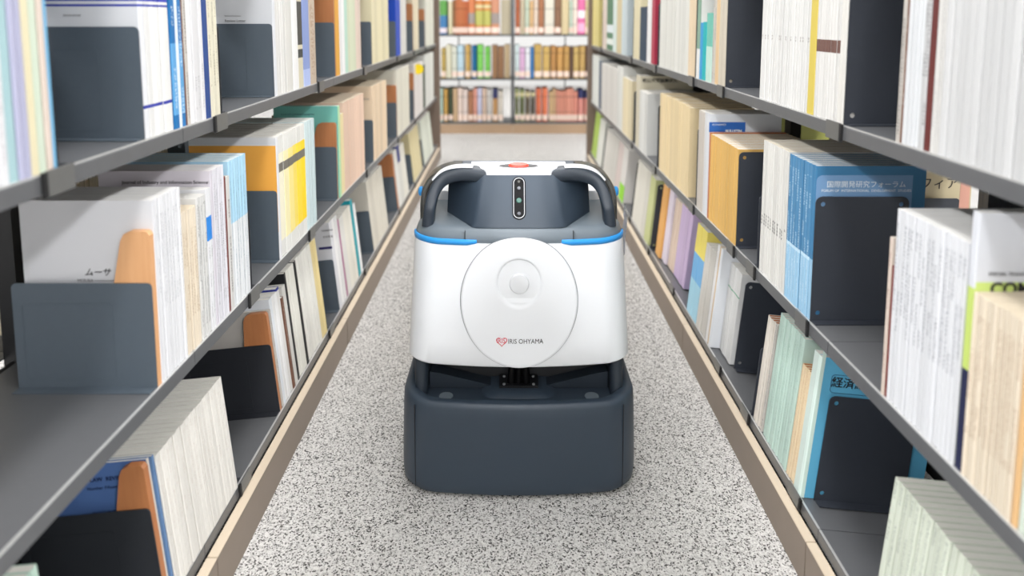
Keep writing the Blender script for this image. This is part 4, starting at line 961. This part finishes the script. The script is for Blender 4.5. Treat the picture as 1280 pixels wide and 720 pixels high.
for lv, row in BACKROW.items():
    for k, (x0, x1, colr, style, word) in enumerate(row):
        if x0 < 0.02: x1 = min(x1, 0.0068)
        else: x0 = max(x0, 0.0335)
        hgt = {'T': 0.285, 'M': 0.262, 'B': 0.262}[lv] + rb.uniform(-0.02, 0.012)
        if word in ('cream',) and lv == 'T': hgt = 0.262
        bands = []
        dk = tuple(int(v*0.62) for v in colr)
        if style in (1, 2, 3): bands += [(0.012, 0.055, M_LABEL_C, 'all')]
        if style == 2: bands += [(0.085, 0.17, (150, 140, 134), 'all')]
        if style == 3: bands += [(0.07, 0.19, (178, 176, 96) if lv == 'T' else dk, 'all'), (0.21, 0.235, (206, 196, 150), 'all')]
        if style == 4: bands += [(0.13, 0.19, (240, 224, 230), 'all'), (0.02, 0.09, (240, 170, 200), 'all')]
        if style == 5: bands += [(0.19, 0.5, (52, 56, 96), 'all'), (0.012, 0.055, M_LABEL_C, 'all')]
        if style == 1: bands += [(0.20, 0.206, dk, 'all'), (0.075, 0.079, dk, 'all')]
        if word == 'green and blue': bands = [(0.0, 0.15, (66, 118, 166), 'all'), (0.012, 0.05, (226, 214, 220), 'all')]
        cm = B('hardback_%s_%d' % (lv, k), colr, bands=tuple(bands))
        c, p = rounded_book_mesh(max(0.02, x1-x0-0.002), hgt, 0.19, cm, PAGES_C)
        multi = cnt[(lv, word)] > 1
        o = obj('book', c, None, None, ((x0+x1)/2, BY + 0.004, EZL[lv] + 0.0005))
        o.rotation_euler = (0, 0, PI/2)
        tag(o, '%s hardback on the %s shelf of the end bookcase' % (word, ROWNAME[lv]), 'book', ('%s hardbacks, %s shelf of end bookcase' % (word, ROWNAME[lv])) if multi else None)
        obj('page_block', p, o)

# ------------------------------------------------------------------ cleaning robot
RX, RY = 0.0175, 1.4705
rob = thing('cleaning_robot', 'white and slate robot vacuum cleaner standing in the middle of the aisle', 'robot', (RX, RY, 0))
P_WHITE = mat('robot_white_plastic', (238, 240, 243), 0.32, 0.0, 0.01, 10, coat=0.2)
P_SLATE = mat('robot_slate_plastic', (53, 65, 78), 0.42, 0.0, 0.03, 40)
P_NAVY = mat('robot_navy_plastic', (38, 47, 57), 0.45, 0.0, 0.03, 40)
P_GREY = mat('robot_grey_plastic', (108, 118, 126), 0.35, 0.0, 0.03, 40)
P_BLACK = mat('robot_black_plastic', (24, 25, 28), 0.45, 0.0, 0.03, 40)
P_GLOSS = mat('robot_gloss_black', (9, 9, 11), 0.35, 0.0, 0.02, 40, spec=0.15)
P_BLUE = mat('robot_blue_trim', (48, 154, 230), 0.35, 0.0, 0.03, 30)
P_RED = mat('robot_red_button', (226, 74, 56), 0.35, 0.0, 0.03, 30)
P_SILVER = mat('robot_silver_ring', (176, 178, 182), 0.35, 0.3, 0.03, 30)
P_LENS = mat('robot_lens', (92, 94, 100), 0.2, 0.3, 0.05, 60)
P_GREEN = mat('robot_green_lens', (58, 104, 92), 0.2, 0.0, 0.1, 90)
P_SEAM = mat('robot_seam_grey', (150, 152, 156), 0.6, 0.0, 0.03, 30)
P_OLIVE = mat('robot_smoked_plastic', (62, 62, 58), 0.25, 0.0, 0.06, 12)
INK_R = mat('printing_ink_red', (214, 36, 62), 0.5, 0, 0.02)
P_BAG = mat('robot_dust_bag', (228, 230, 236), 0.6, 0.0, 0.05, 25)

def prof(hw, yf, yb, r, bulge, z, n=10, nf=18):
    """rounded rectangle with a bowed front, counter-clockwise from the front left"""
    pts = []
    for i in range(nf+1): pts.append((-(hw-r) + 2*(hw-r)*i/nf, yf))
    for i in range(1, n+1): a = -PI/2 + PI/2*i/n; pts.append((hw-r + r*math.cos(a), yf+r + r*math.sin(a)))
    for i in range(n+1): a = PI/2*i/n; pts.append((hw-r + r*math.cos(a), yb-r + r*math.sin(a)))
    for i in range(n+1): a = PI/2 + PI/2*i/n; pts.append((-(hw-r) + r*math.cos(a), yb-r + r*math.sin(a)))
    for i in range(n): a = PI + PI/2*i/n; pts.append((-(hw-r) + r*math.cos(a), yf+r + r*math.sin(a)))
    mid = (yf+yb)/2
    return [(x, y + (bulge*min(1.0, (x/hw)**2)*(mid-y)/(mid-yf) if y < mid else 0.0), z) for x, y in pts]
def rpart(name, me, m, parent=None, label=None):
    o = obj(name, me, parent or rob, m)
    if label: o['label'] = label
    return o
# --- lower skirt
sk = [(0.008, 0.230, 0.003), (0.014, 0.2345, 0.0005), (0.03, 0.236, 0), (0.06, 0.2363, 0), (0.12, 0.235, 0), (0.180, 0.233, 0), (0.200, 0.2318, 0.0008), (0.2065, 0.2295, 0.003), (0.2090, 0.2265, 0.006), (0.2095, 0.2235, 0.009)]
def rise(r):
    # the rim climbs towards the flanks
    out = []
    for x, y, z in r:
        k = max(0.0, min(1.0, (abs(x)-0.165)/0.06)); k = k*k*(3-2*k)
        out.append((x, y, z + (0.008*k if z > 0.15 else 0.0)))
    return out
rings = [rise(prof(hw, -0.235 + dy, 0.222 - dy, 0.062, 0.020, z)) for z, hw, dy in sk]
# tray sunk into the top of the skirt
rings += [rise(prof(0.2150, -0.2150, 0.205, 0.058, 0.020, 0.2092)), rise(prof(0.2125, -0.2130, 0.203, 0.057, 0.020, 0.2075)), prof(0.2085, -0.2090, 0.198, 0.054, 0.020, 0.1990), prof(0.205, -0.2060, 0.195, 0.052, 0.020, 0.1975)]
rpart('skirt', loft_mesh('skirt', rings), P_SLATE)
rpart('underframe', loft_mesh('underframe', [prof(0.222, -0.222, 0.21, 0.055, 0.02, 0.0005), prof(0.226, -0.226, 0.214, 0.055, 0.02, 0.0105)]), P_BLACK)
def seam_strip(x, y0):
    return box_mesh('seam', x-0.0007, x+0.0007, y0-0.0006, y0+0.004, 0.014, 0.198)
for sx in (-1, 1):
    # the joint between bumper and side panel
    yj = -0.235 + 0.020*((0.205/0.237)**2) + 0.062 - math.sqrt(0.062**2 - (0.205-(0.237-0.062))**2)
    rpart('seam', seam_strip(sx*0.205, yj), P_BLACK)
# raised centre of the tray, shoulders and pads
hump = [prof(0.075, -0.190, -0.06, 0.025, 0.004, 0.1976), prof(0.068, -0.185, -0.06, 0.025, 0.004, 0.2010), prof(0.054, -0.176, -0.06, 0.02, 0.004, 0.2055), prof(0.046, -0.170, -0.06, 0.018, 0.004, 0.2068)]
rpart('tray_hump', loft_mesh('tray_hump', hump), P_SLATE)
for sx in (-1, 1):
    rpart('pad', cyl_mesh('pad', (sx*0.146, -0.180, 0.1970), (sx*0.146, -0.180, 0.1988), 0.0140), P_GREY)
    # corner shoulder carrying the body
    sh_ = [[(sx*0.1965 + px, -0.112 + py, z) for px, py, _ in prof(hw, -d2, d2, 0.012, 0, 0, 5, 4)] for z, hw, d2 in ((0.199, 0.0125, 0.070), (0.225, 0.0130, 0.066), (0.245, 0.0135, 0.064), (0.288, 0.014, 0.064))]
    rpart('shoulder', loft_mesh('shoulder', sh_), P_NAVY)
    # slanted guard between shoulder and suspension
    pts = [(sx*0.182, 0.1980), (sx*0.052, 0.1980), (sx*0.052, 0.2030), (sx*0.160, 0.2330), (sx*0.182, 0.2370)]
    rpart('guard', prism_mesh('guard', pts if sx > 0 else pts[::-1], -0.150, -0.119, 'y', 0.001), P_NAVY)
    # side wall rising along the flank
    rpart('flank', loft_mesh('flank', [[(sx*0.206 + px, 0.04 + py, z) for px, py, _ in prof(hw, -0.15, 0.14, 0.012, 0, 0, 5, 4)] for z, hw in ((0.205, 0.020), (0.235, 0.017), (0.262, 0.012))]), P_SLATE)
rpart('neck', loft_mesh('neck', [prof(0.190, -0.118, 0.19, 0.03, 0, 0.206), prof(0.196, -0.112, 0.195, 0.03, 0, 0.289)]), P_BLACK)
# --- suspension
rpart('suspension_mount', box_mesh('suspension_mount', -0.040, 0.040, -0.166, -0.1185, 0.2068, 0.2120, 0.001), P_BLACK)
for x in (-0.0155, 0.0, 0.0155):
    rpart('damper', cyl_mesh('damper', (x*1.0, -0.150, 0.212), (x*0.75, -0.146, 0.290), 0.0088 if x else 0.0075, 0.0062), P_GLOSS)
for x in (-0.030, 0.030):
    for yy, zz in ((-0.160, 0.2120), (-0.130, 0.2120)):
        rpart('bolt', cyl_mesh('bolt', (x, yy, zz), (x, yy, zz+0.0025), 0.0028, None, 8), P_SILVER)
# --- white body
YB = lambda z: -0.213 + (z-0.283)*0.055          # front plane leans back a little
HB = lambda z: 0.2235 - (z-0.283)*0.052
BUL = 0.023
body = []
for z, ins in ((0.2810, 0.020), (0.2818, 0.008), (0.2840, 0.0025), (0.2880, 0.0), (0.33, 0), (0.40, 0), (0.47, 0), (0.530, 0), (0.5375, 0.0012), (0.5385, 0.006)):
    body.append(prof(HB(z)-ins, YB(z)+ins, 0.208-ins, 0.052, BUL, z))
rpart('body', loft_mesh('body', body), P_WHITE)
# --- blue trim round the front corners
trim = prof(HB(0.542)+0.0004, YB(0.542)-0.0004, 0.2, 0.060, BUL, 0.0)
for sx in (-1, 1):
    seg = sorted([(x, y) for x, y, _ in trim if x*sx > 0.070 and y < 0.02], key=lambda q: (q[0]*sx, q[1]))
    bm = bmesh.new(); rr = []
    for i, (x, y) in enumerate(seg):
        t_ = min(1.0, max(0.05, (abs(x)-0.070)/0.02))
        zt = 0.5475; zb = 0.5475 - 0.0130*t_
        nx, ny = (x*0.006/0.2, -0.0012)
        rr.append([bm.verts.new((x+nx*0.25, y+ny, zb)), bm.verts.new((x+nx*0.3, y+ny*1.3, (zb+zt)/2)), bm.verts.new((x+nx*0.25, y+ny, zt)), bm.verts.new((x*0.97, y+0.004, zt)), bm.verts.new((x*0.97, y+0.004, zb))])
    for a_, b_ in zip(rr, rr[1:]):
        for i in range(5): bm.faces.new((a_[i], a_[(i+1) % 5], b_[(i+1) % 5], b_[i]))
    bm.faces.new(rr[0]); bm.faces.new(rr[-1][::-1])
    rpart('trim_strip', bm_mesh('trim_strip', bm, True), P_BLUE, label='bright blue trim strip')
# --- grey collar and deck
col = [prof(HB(0.54)-0.003, YB(0.54)+0.003, 0.203, 0.058, BUL, 0.5388), prof(HB(0.55)-0.001, YB(0.55)+0.001, 0.205, 0.058, BUL, 0.5475), prof(HB(0.56)-0.004, YB(0.56)+0.005, 0.200, 0.057, BUL, 0.5620), prof(HB(0.57)-0.010, YB(0.57)+0.013, 0.193, 0.053, BUL, 0.5700), prof(HB(0.57)-0.020, YB(0.57)+0.026, 0.183, 0.05, BUL, 0.5722)]
rpart('collar', loft_mesh('collar', col), P_GREY)
for sx in (-1, 1):
    yj = YB(0.555) + BUL*(0.105/HB(0.555))**2
    rpart('seam', box_mesh('seam', sx*0.105-0.0006, sx*0.105+0.0006, yj-0.0012, yj+0.010, 0.5480, 0.5665), P_BLACK)
# --- front lid with its dished grip
LZ, LA, LB_ = 0.4200, 0.1135, 0.1345
GZ, GA, GB = 0.4580, 0.0440, 0.0515
def front_y(x, z): return YB(z) + BUL*min(1.0, (x/HB(z))**2)
def lid_y(x, z):
    y = front_y(x, z) - 0.0042
    rr = math.hypot(x/GA, (z-GZ)/GB)
    if rr < 1.0:
        up = max(0.14, min(1.0, 0.58 + (z-GZ)/(GB*1.7)))     # the dish is deep at the top and runs out below
        k = min(1.0, (1.0-rr)/0.16); k = k*k*(3-2*k)
        y += 0.018*k*up
    return y
bm = bmesh.new(); NR, NT = 46, 96
ringv = []; ctr = bm.verts.new((0, lid_y(0, LZ), LZ))
for i in range(1, NR+1):
    s_ = i/NR; rv = []
    for j in range(NT):
        a = 2*PI*j/NT; x = LA*s_*math.cos(a); z = LZ + LB_*s_*math.sin(a)
        y = lid_y(x, z)
        if s_ > 0.985: y += 0.0012
        rv.append(bm.verts.new((x, y, z)))
    ringv.append(rv)
rv = []
for j in range(NT):
    a = 2*PI*j/NT; x = LA*1.002*math.cos(a); z = LZ + LB_*1.002*math.sin(a)
    rv.append(bm.verts.new((x, front_y(x, z) + 0.004 + (0.012 if z > 0.545 else 0), z)))
ringv.append(rv)
for j in range(NT): bm.faces.new((ctr, ringv[0][j], ringv[0][(j+1) % NT]))
for a_, b_ in zip(ringv, ringv[1:]):
    for j in range(NT): bm.faces.new((a_[j], b_[j], b_[(j+1) % NT], a_[(j+1) % NT]))
lid = rpart('lid', bm_mesh('lid', bm, math.radians(60)), P_WHITE)
# shadow joint round the lid
bm = bmesh.new(); q0 = []; q1 = []
for j in range(NT):
    a = 2*PI*j/NT
    for lst, k in ((q0, 1.001), (q1, 1.0125)):
        x = LA*k*math.cos(a); z = LZ + LB_*k*math.sin(a); lst.append(bm.verts.new((x, front_y(x, min(z, 0.55)) - 0.0006, z)))
for j in range(NT): bm.faces.new((q0[j], q1[j], q1[(j+1) % NT], q0[(j+1) % NT]))
rpart('lid_joint', bm_mesh('lid_joint', bm), P_SEAM)
ky = lid_y(0, GZ)
kn = []
for yy, k in ((ky+0.004, 1.0), (ky-0.0085, 0.97), (ky-0.0110, 0.90), (ky-0.0115, 0.80)):
    kn.append([(0.0195*k*math.cos(2*PI*j/40), yy, GZ + 0.0215*k*math.sin(2*PI*j/40)) for j in range(40)])
rpart('lid_knob', loft_mesh('lid_knob', kn), P_WHITE, lid)
def on_lid(key, px, pz, w, m, name):
    me = SHAPES[key].copy()
    if w:
        xs = [v.co.x for v in me.vertices]; q = w/(max(xs)-min(xs)); me.transform(Matrix.Diagonal((q, 1, q*1.22, 1)))
    o = obj(name, me, lid, m)
    # print hugs the lid
    for v in me.vertices:
        x, z = px + v.co.x, pz + v.co.z
        v.co = Vector((x, lid_y(x, z) - 0.0005 + v.co.y, z))
    return o
on_lid('t_brand', 0.0123, 0.3405, 0.0677, INK, 'lettering')
on_lid('heart_ring', -0.0338, 0.3405, None, INK_R, 'heart_emblem')
on_lid('t_heart', -0.0354, 0.3415, 0.0165, INK_R, 'emblem_lettering')

# --- sensor head
def headring(hwf, yf, hwb, yc, yb, z):
    """narrow front, long chamfers widening to the rear"""
    e = 0.006
    return [(-hwf+e, yf, z), (-hwf*0.5, yf-0.001, z), (hwf*0.5, yf-0.001, z), (hwf-e, yf, z), (hwf+e*0.6, yf+e, z), (hwb-0.004, yc-0.006, z), (hwb, yc, z), (hwb, yb, z), (-hwb, yb, z), (-hwb, yc, z), (-hwb+0.004, yc-0.006, z), (-hwf-e*0.6, yf+e, z)]
head = [headring(0.090, -0.180, 0.150, -0.070, 0.02, 0.5722), headring(0.089, -0.178, 0.150, -0.070, 0.02, 0.576), headring(0.078, -0.140, 0.148, -0.055, 0.02, 0.625), headring(0.073, -0.124, 0.146, -0.050, 0.02, 0.645), headring(0.072, -0.121, 0.144, -0.048, 0.02, 0.6495)]
rpart('sensor_head', loft_mesh('sensor_head', head, smooth=math.radians(30)), P_SLATE)
up = Vector((0, 0.059, 0.0911)).normalized(); nrm = Vector((0, -up.z, up.y))
def on_head(key_or_mesh, t_, m, name, parent=None, x=0.0, off=0.0012):
    me = SHAPES[key_or_mesh].copy() if isinstance(key_or_mesh, str) else key_or_mesh
    o = obj(name, me, parent or rob, m)
    c_ = Vector((x, -0.1808, 0.5295)) + up*(0.1085*t_) + nrm*off
    Mx = Matrix((( 1, 0, 0, c_.x), (0, -nrm.y, up.y, c_.y), (0, -nrm.z, up.z, c_.z), (0, 0, 0, 1)))
    o.matrix_local = Mx
    return o
on_head('pill_plate', 0.555, P_GLOSS, 'sensor_window', None, 0.0, 0.0018)
on_head('pill_ring', 0.555, P_SILVER, 'sensor_ring', None, 0.0, 0.0022)
for t_, r_, mm in ((0.865, 0.0034, P_OLIVE), (0.74, 0.0040, P_LENS), (0.505, 0.0056, P_GREEN), (0.26, 0.0040, P_LENS)):
    on_head(cyl_mesh('lens', (0, 0, 0), (0, -0.0016, 0), r_, r_*0.8, 16), t_, mm, 'lens', None, 0.0, 0.0022)
# --- top plate with red stop button
tp = [(-0.064, -0.1225), (0.064, -0.1225), (0.080, -0.096), (0.098, -0.094), (0.098, -0.062), (0.100, -0.055), (0.100, -0.034), (-0.100, -0.034), (-0.100, -0.055), (-0.098, -0.062), (-0.098, -0.094), (-0.080, -0.096)]
rpart('top_plate', prism_mesh('top_plate', tp, 0.6496, 0.6575, 'z', 0.0015), P_WHITE)
def ell(cx, cy, rx, ry, z0, z1, name, k=1.0, n=32):
    return loft_mesh(name, [[(cx+rx*math.cos(2*PI*i/n), cy+ry*math.sin(2*PI*i/n), z0) for i in range(n)], [(cx+rx*k*math.cos(2*PI*i/n), cy+ry*k*math.sin(2*PI*i/n), z1) for i in range(n)]])
rpart('button_recess', ell(0, -0.078, 0.041, 0.020, 0.6572, 0.6580, 'button_recess'), P_BLACK)
rpart('stop_button', ell(0, -0.078, 0.0215, 0.018, 0.6578, 0.6615, 'stop_button', 0.88), P_RED, label='red stop button')
# --- arched handles
def arch(sx, pts, half, y0, y1, name):
    """sweep a rounded bar along a path in the x-z plane"""
    P_ = [Vector((p_[0], p_[1])) for p_ in pts]
    # smooth the path
    for _ in range(2):
        Q = [P_[0]]
        for a_, b_ in zip(P_, P_[1:]): Q += [a_*0.75 + b_*0.25, a_*0.25 + b_*0.75]
        P_ = Q + [P_[-1]]
    rings_ = []
    for i, p_ in enumerate(P_):
        d_ = (P_[min(i+1, len(P_)-1)] - P_[max(i-1, 0)]).normalized(); n_ = Vector((-d_.y, d_.x))
        sec = []
        ym = (y0+y1)/2; hy = (y1-y0)/2
        for k in range(16):
            a = 2*PI*k/16; ca, sa = math.cos(a), math.sin(a)
            ex = math.copysign(abs(ca)**0.42, ca); ey = math.copysign(abs(sa)**0.42, sa)
            w_ = p_ + n_*(half*ex)
            lean = 0.073*max(0.0, (p_.y-0.60))/0.048 if name == 'handle' else 0.03*max(0.0, (p_.y-0.60))/0.06
            sec.append((sx*w_.x, ym + hy*ey + lean*0.6, w_.y))
        rings_.append(sec)
    return loft_mesh(name, rings_, smooth=math.radians(50))
for sx in (-1, 1):
    rpart('handle', arch(sx, [(0.1825, 0.566), (0.180, 0.592), (0.173, 0.620), (0.158, 0.639), (0.134, 0.6465), (0.108, 0.6480), (0.080, 0.6460), (0.050, 0.6420)], 0.0118, -0.160, -0.112, 'handle'), P_NAVY)
    rpart('handle_stripe', arch(sx, [(0.176, 0.6390), (0.163, 0.6510), (0.142, 0.6590), (0.118, 0.6612), (0.094, 0.6605)], 0.0018, -0.128, -0.100, 'stripe'), P_WHITE, label='white stripe along handle')
    rpart('rear_handle', arch(sx, [(0.196, 0.566), (0.196, 0.595), (0.192, 0.620), (0.176, 0.639), (0.150, 0.648), (0.120, 0.650)], 0.008, -0.110, -0.030, 'rear_handle'), P_OLIVE)
    rpart('side_button', loft_mesh('side_button', [[(sx*(0.203+dx), -0.060 + 0.012*k*math.cos(2*PI*j/18), 0.608 + 0.009*k*math.sin(2*PI*j/18)) for j in range(18)] for dx, k in ((0.0, 1.0), (0.006, 0.95), (0.0085, 0.6))]), P_BLUE, label='round blue side button')
    rpart('rear_shell', loft_mesh('rear_shell', [[(sx*0.150 + px, 0.10 + py, z) for px, py, _ in prof(hw, -0.075, 0.075, 0.014, 0, 0, 5, 4)] for z, hw in ((0.5715, 0.036), (0.586, 0.034), (0.590, 0.028))]), P_WHITE)
rpart('control_box', loft_mesh('control_box', [prof(0.150, 0.0205, 0.165, 0.016, 0, 0.5716), prof(0.148, 0.021, 0.162, 0.016, 0, 0.604), prof(0.142, 0.026, 0.156, 0.016, 0, 0.6085)]), P_OLIVE)
# --- crumpled dust bag peeping out at the right flank
bm = bmesh.new(); rr = random.Random(11); NU, NV = 8, 16; gv = []
for j in range(NV+1):
    v = j/NV; row = []
    for i in range(NU+1):
        u = i/NU
        x = 0.2205 + 0.013*v*v*(0.4+0.6*u) + rr.uniform(-0.0025, 0.0025)*(0.3+v)
        y = -0.085 + 0.065*u + rr.uniform(-0.003, 0.003)
        z = 0.34 + 0.225*v + rr.uniform(-0.003, 0.003) + (0.010*math.sin(u*9) if j == NV else 0)
        row.append(bm.verts.new((x, y, z)))
    gv.append(row)
for j in range(NV):
    for i in range(NU): bm.faces.new((gv[j][i], gv[j][i+1], gv[j+1][i+1], gv[j+1][i]))
bmesh.ops.solidify(bm, geom=bm.faces[:], thickness=0.0012)
rpart('dust_bag', bm_mesh('dust_bag', bm, math.radians(35)), P_BAG, label='crumpled white plastic sheet at the side')

# --- set the heights of all robot parts on the measured stations
STA = ((0.0, 0.0), (0.180, 0.165), (0.2095, 0.1935), (0.281, 0.2570), (0.5385, 0.5030), (0.5722, 0.5295), (0.6575, 0.6300), (0.75, 0.739))
def restation(z):
    for (a0, b0), (a1, b1) in zip(STA, STA[1:]):
        if z <= a1: return b0 + (b1-b0)*(z-a0)/(a1-a0)
    return z
done = set()
def walk(o):
    for ch in o.children:
        if ch.type == 'MESH' and ch.name.split('.')[0] not in ('sensor_window', 'sensor_ring', 'lens') and ch.data.name not in done:
            done.add(ch.data.name)
            for v in ch.data.vertices: v.co.z = restation(v.co.z)
        walk(ch)
walk(rob)
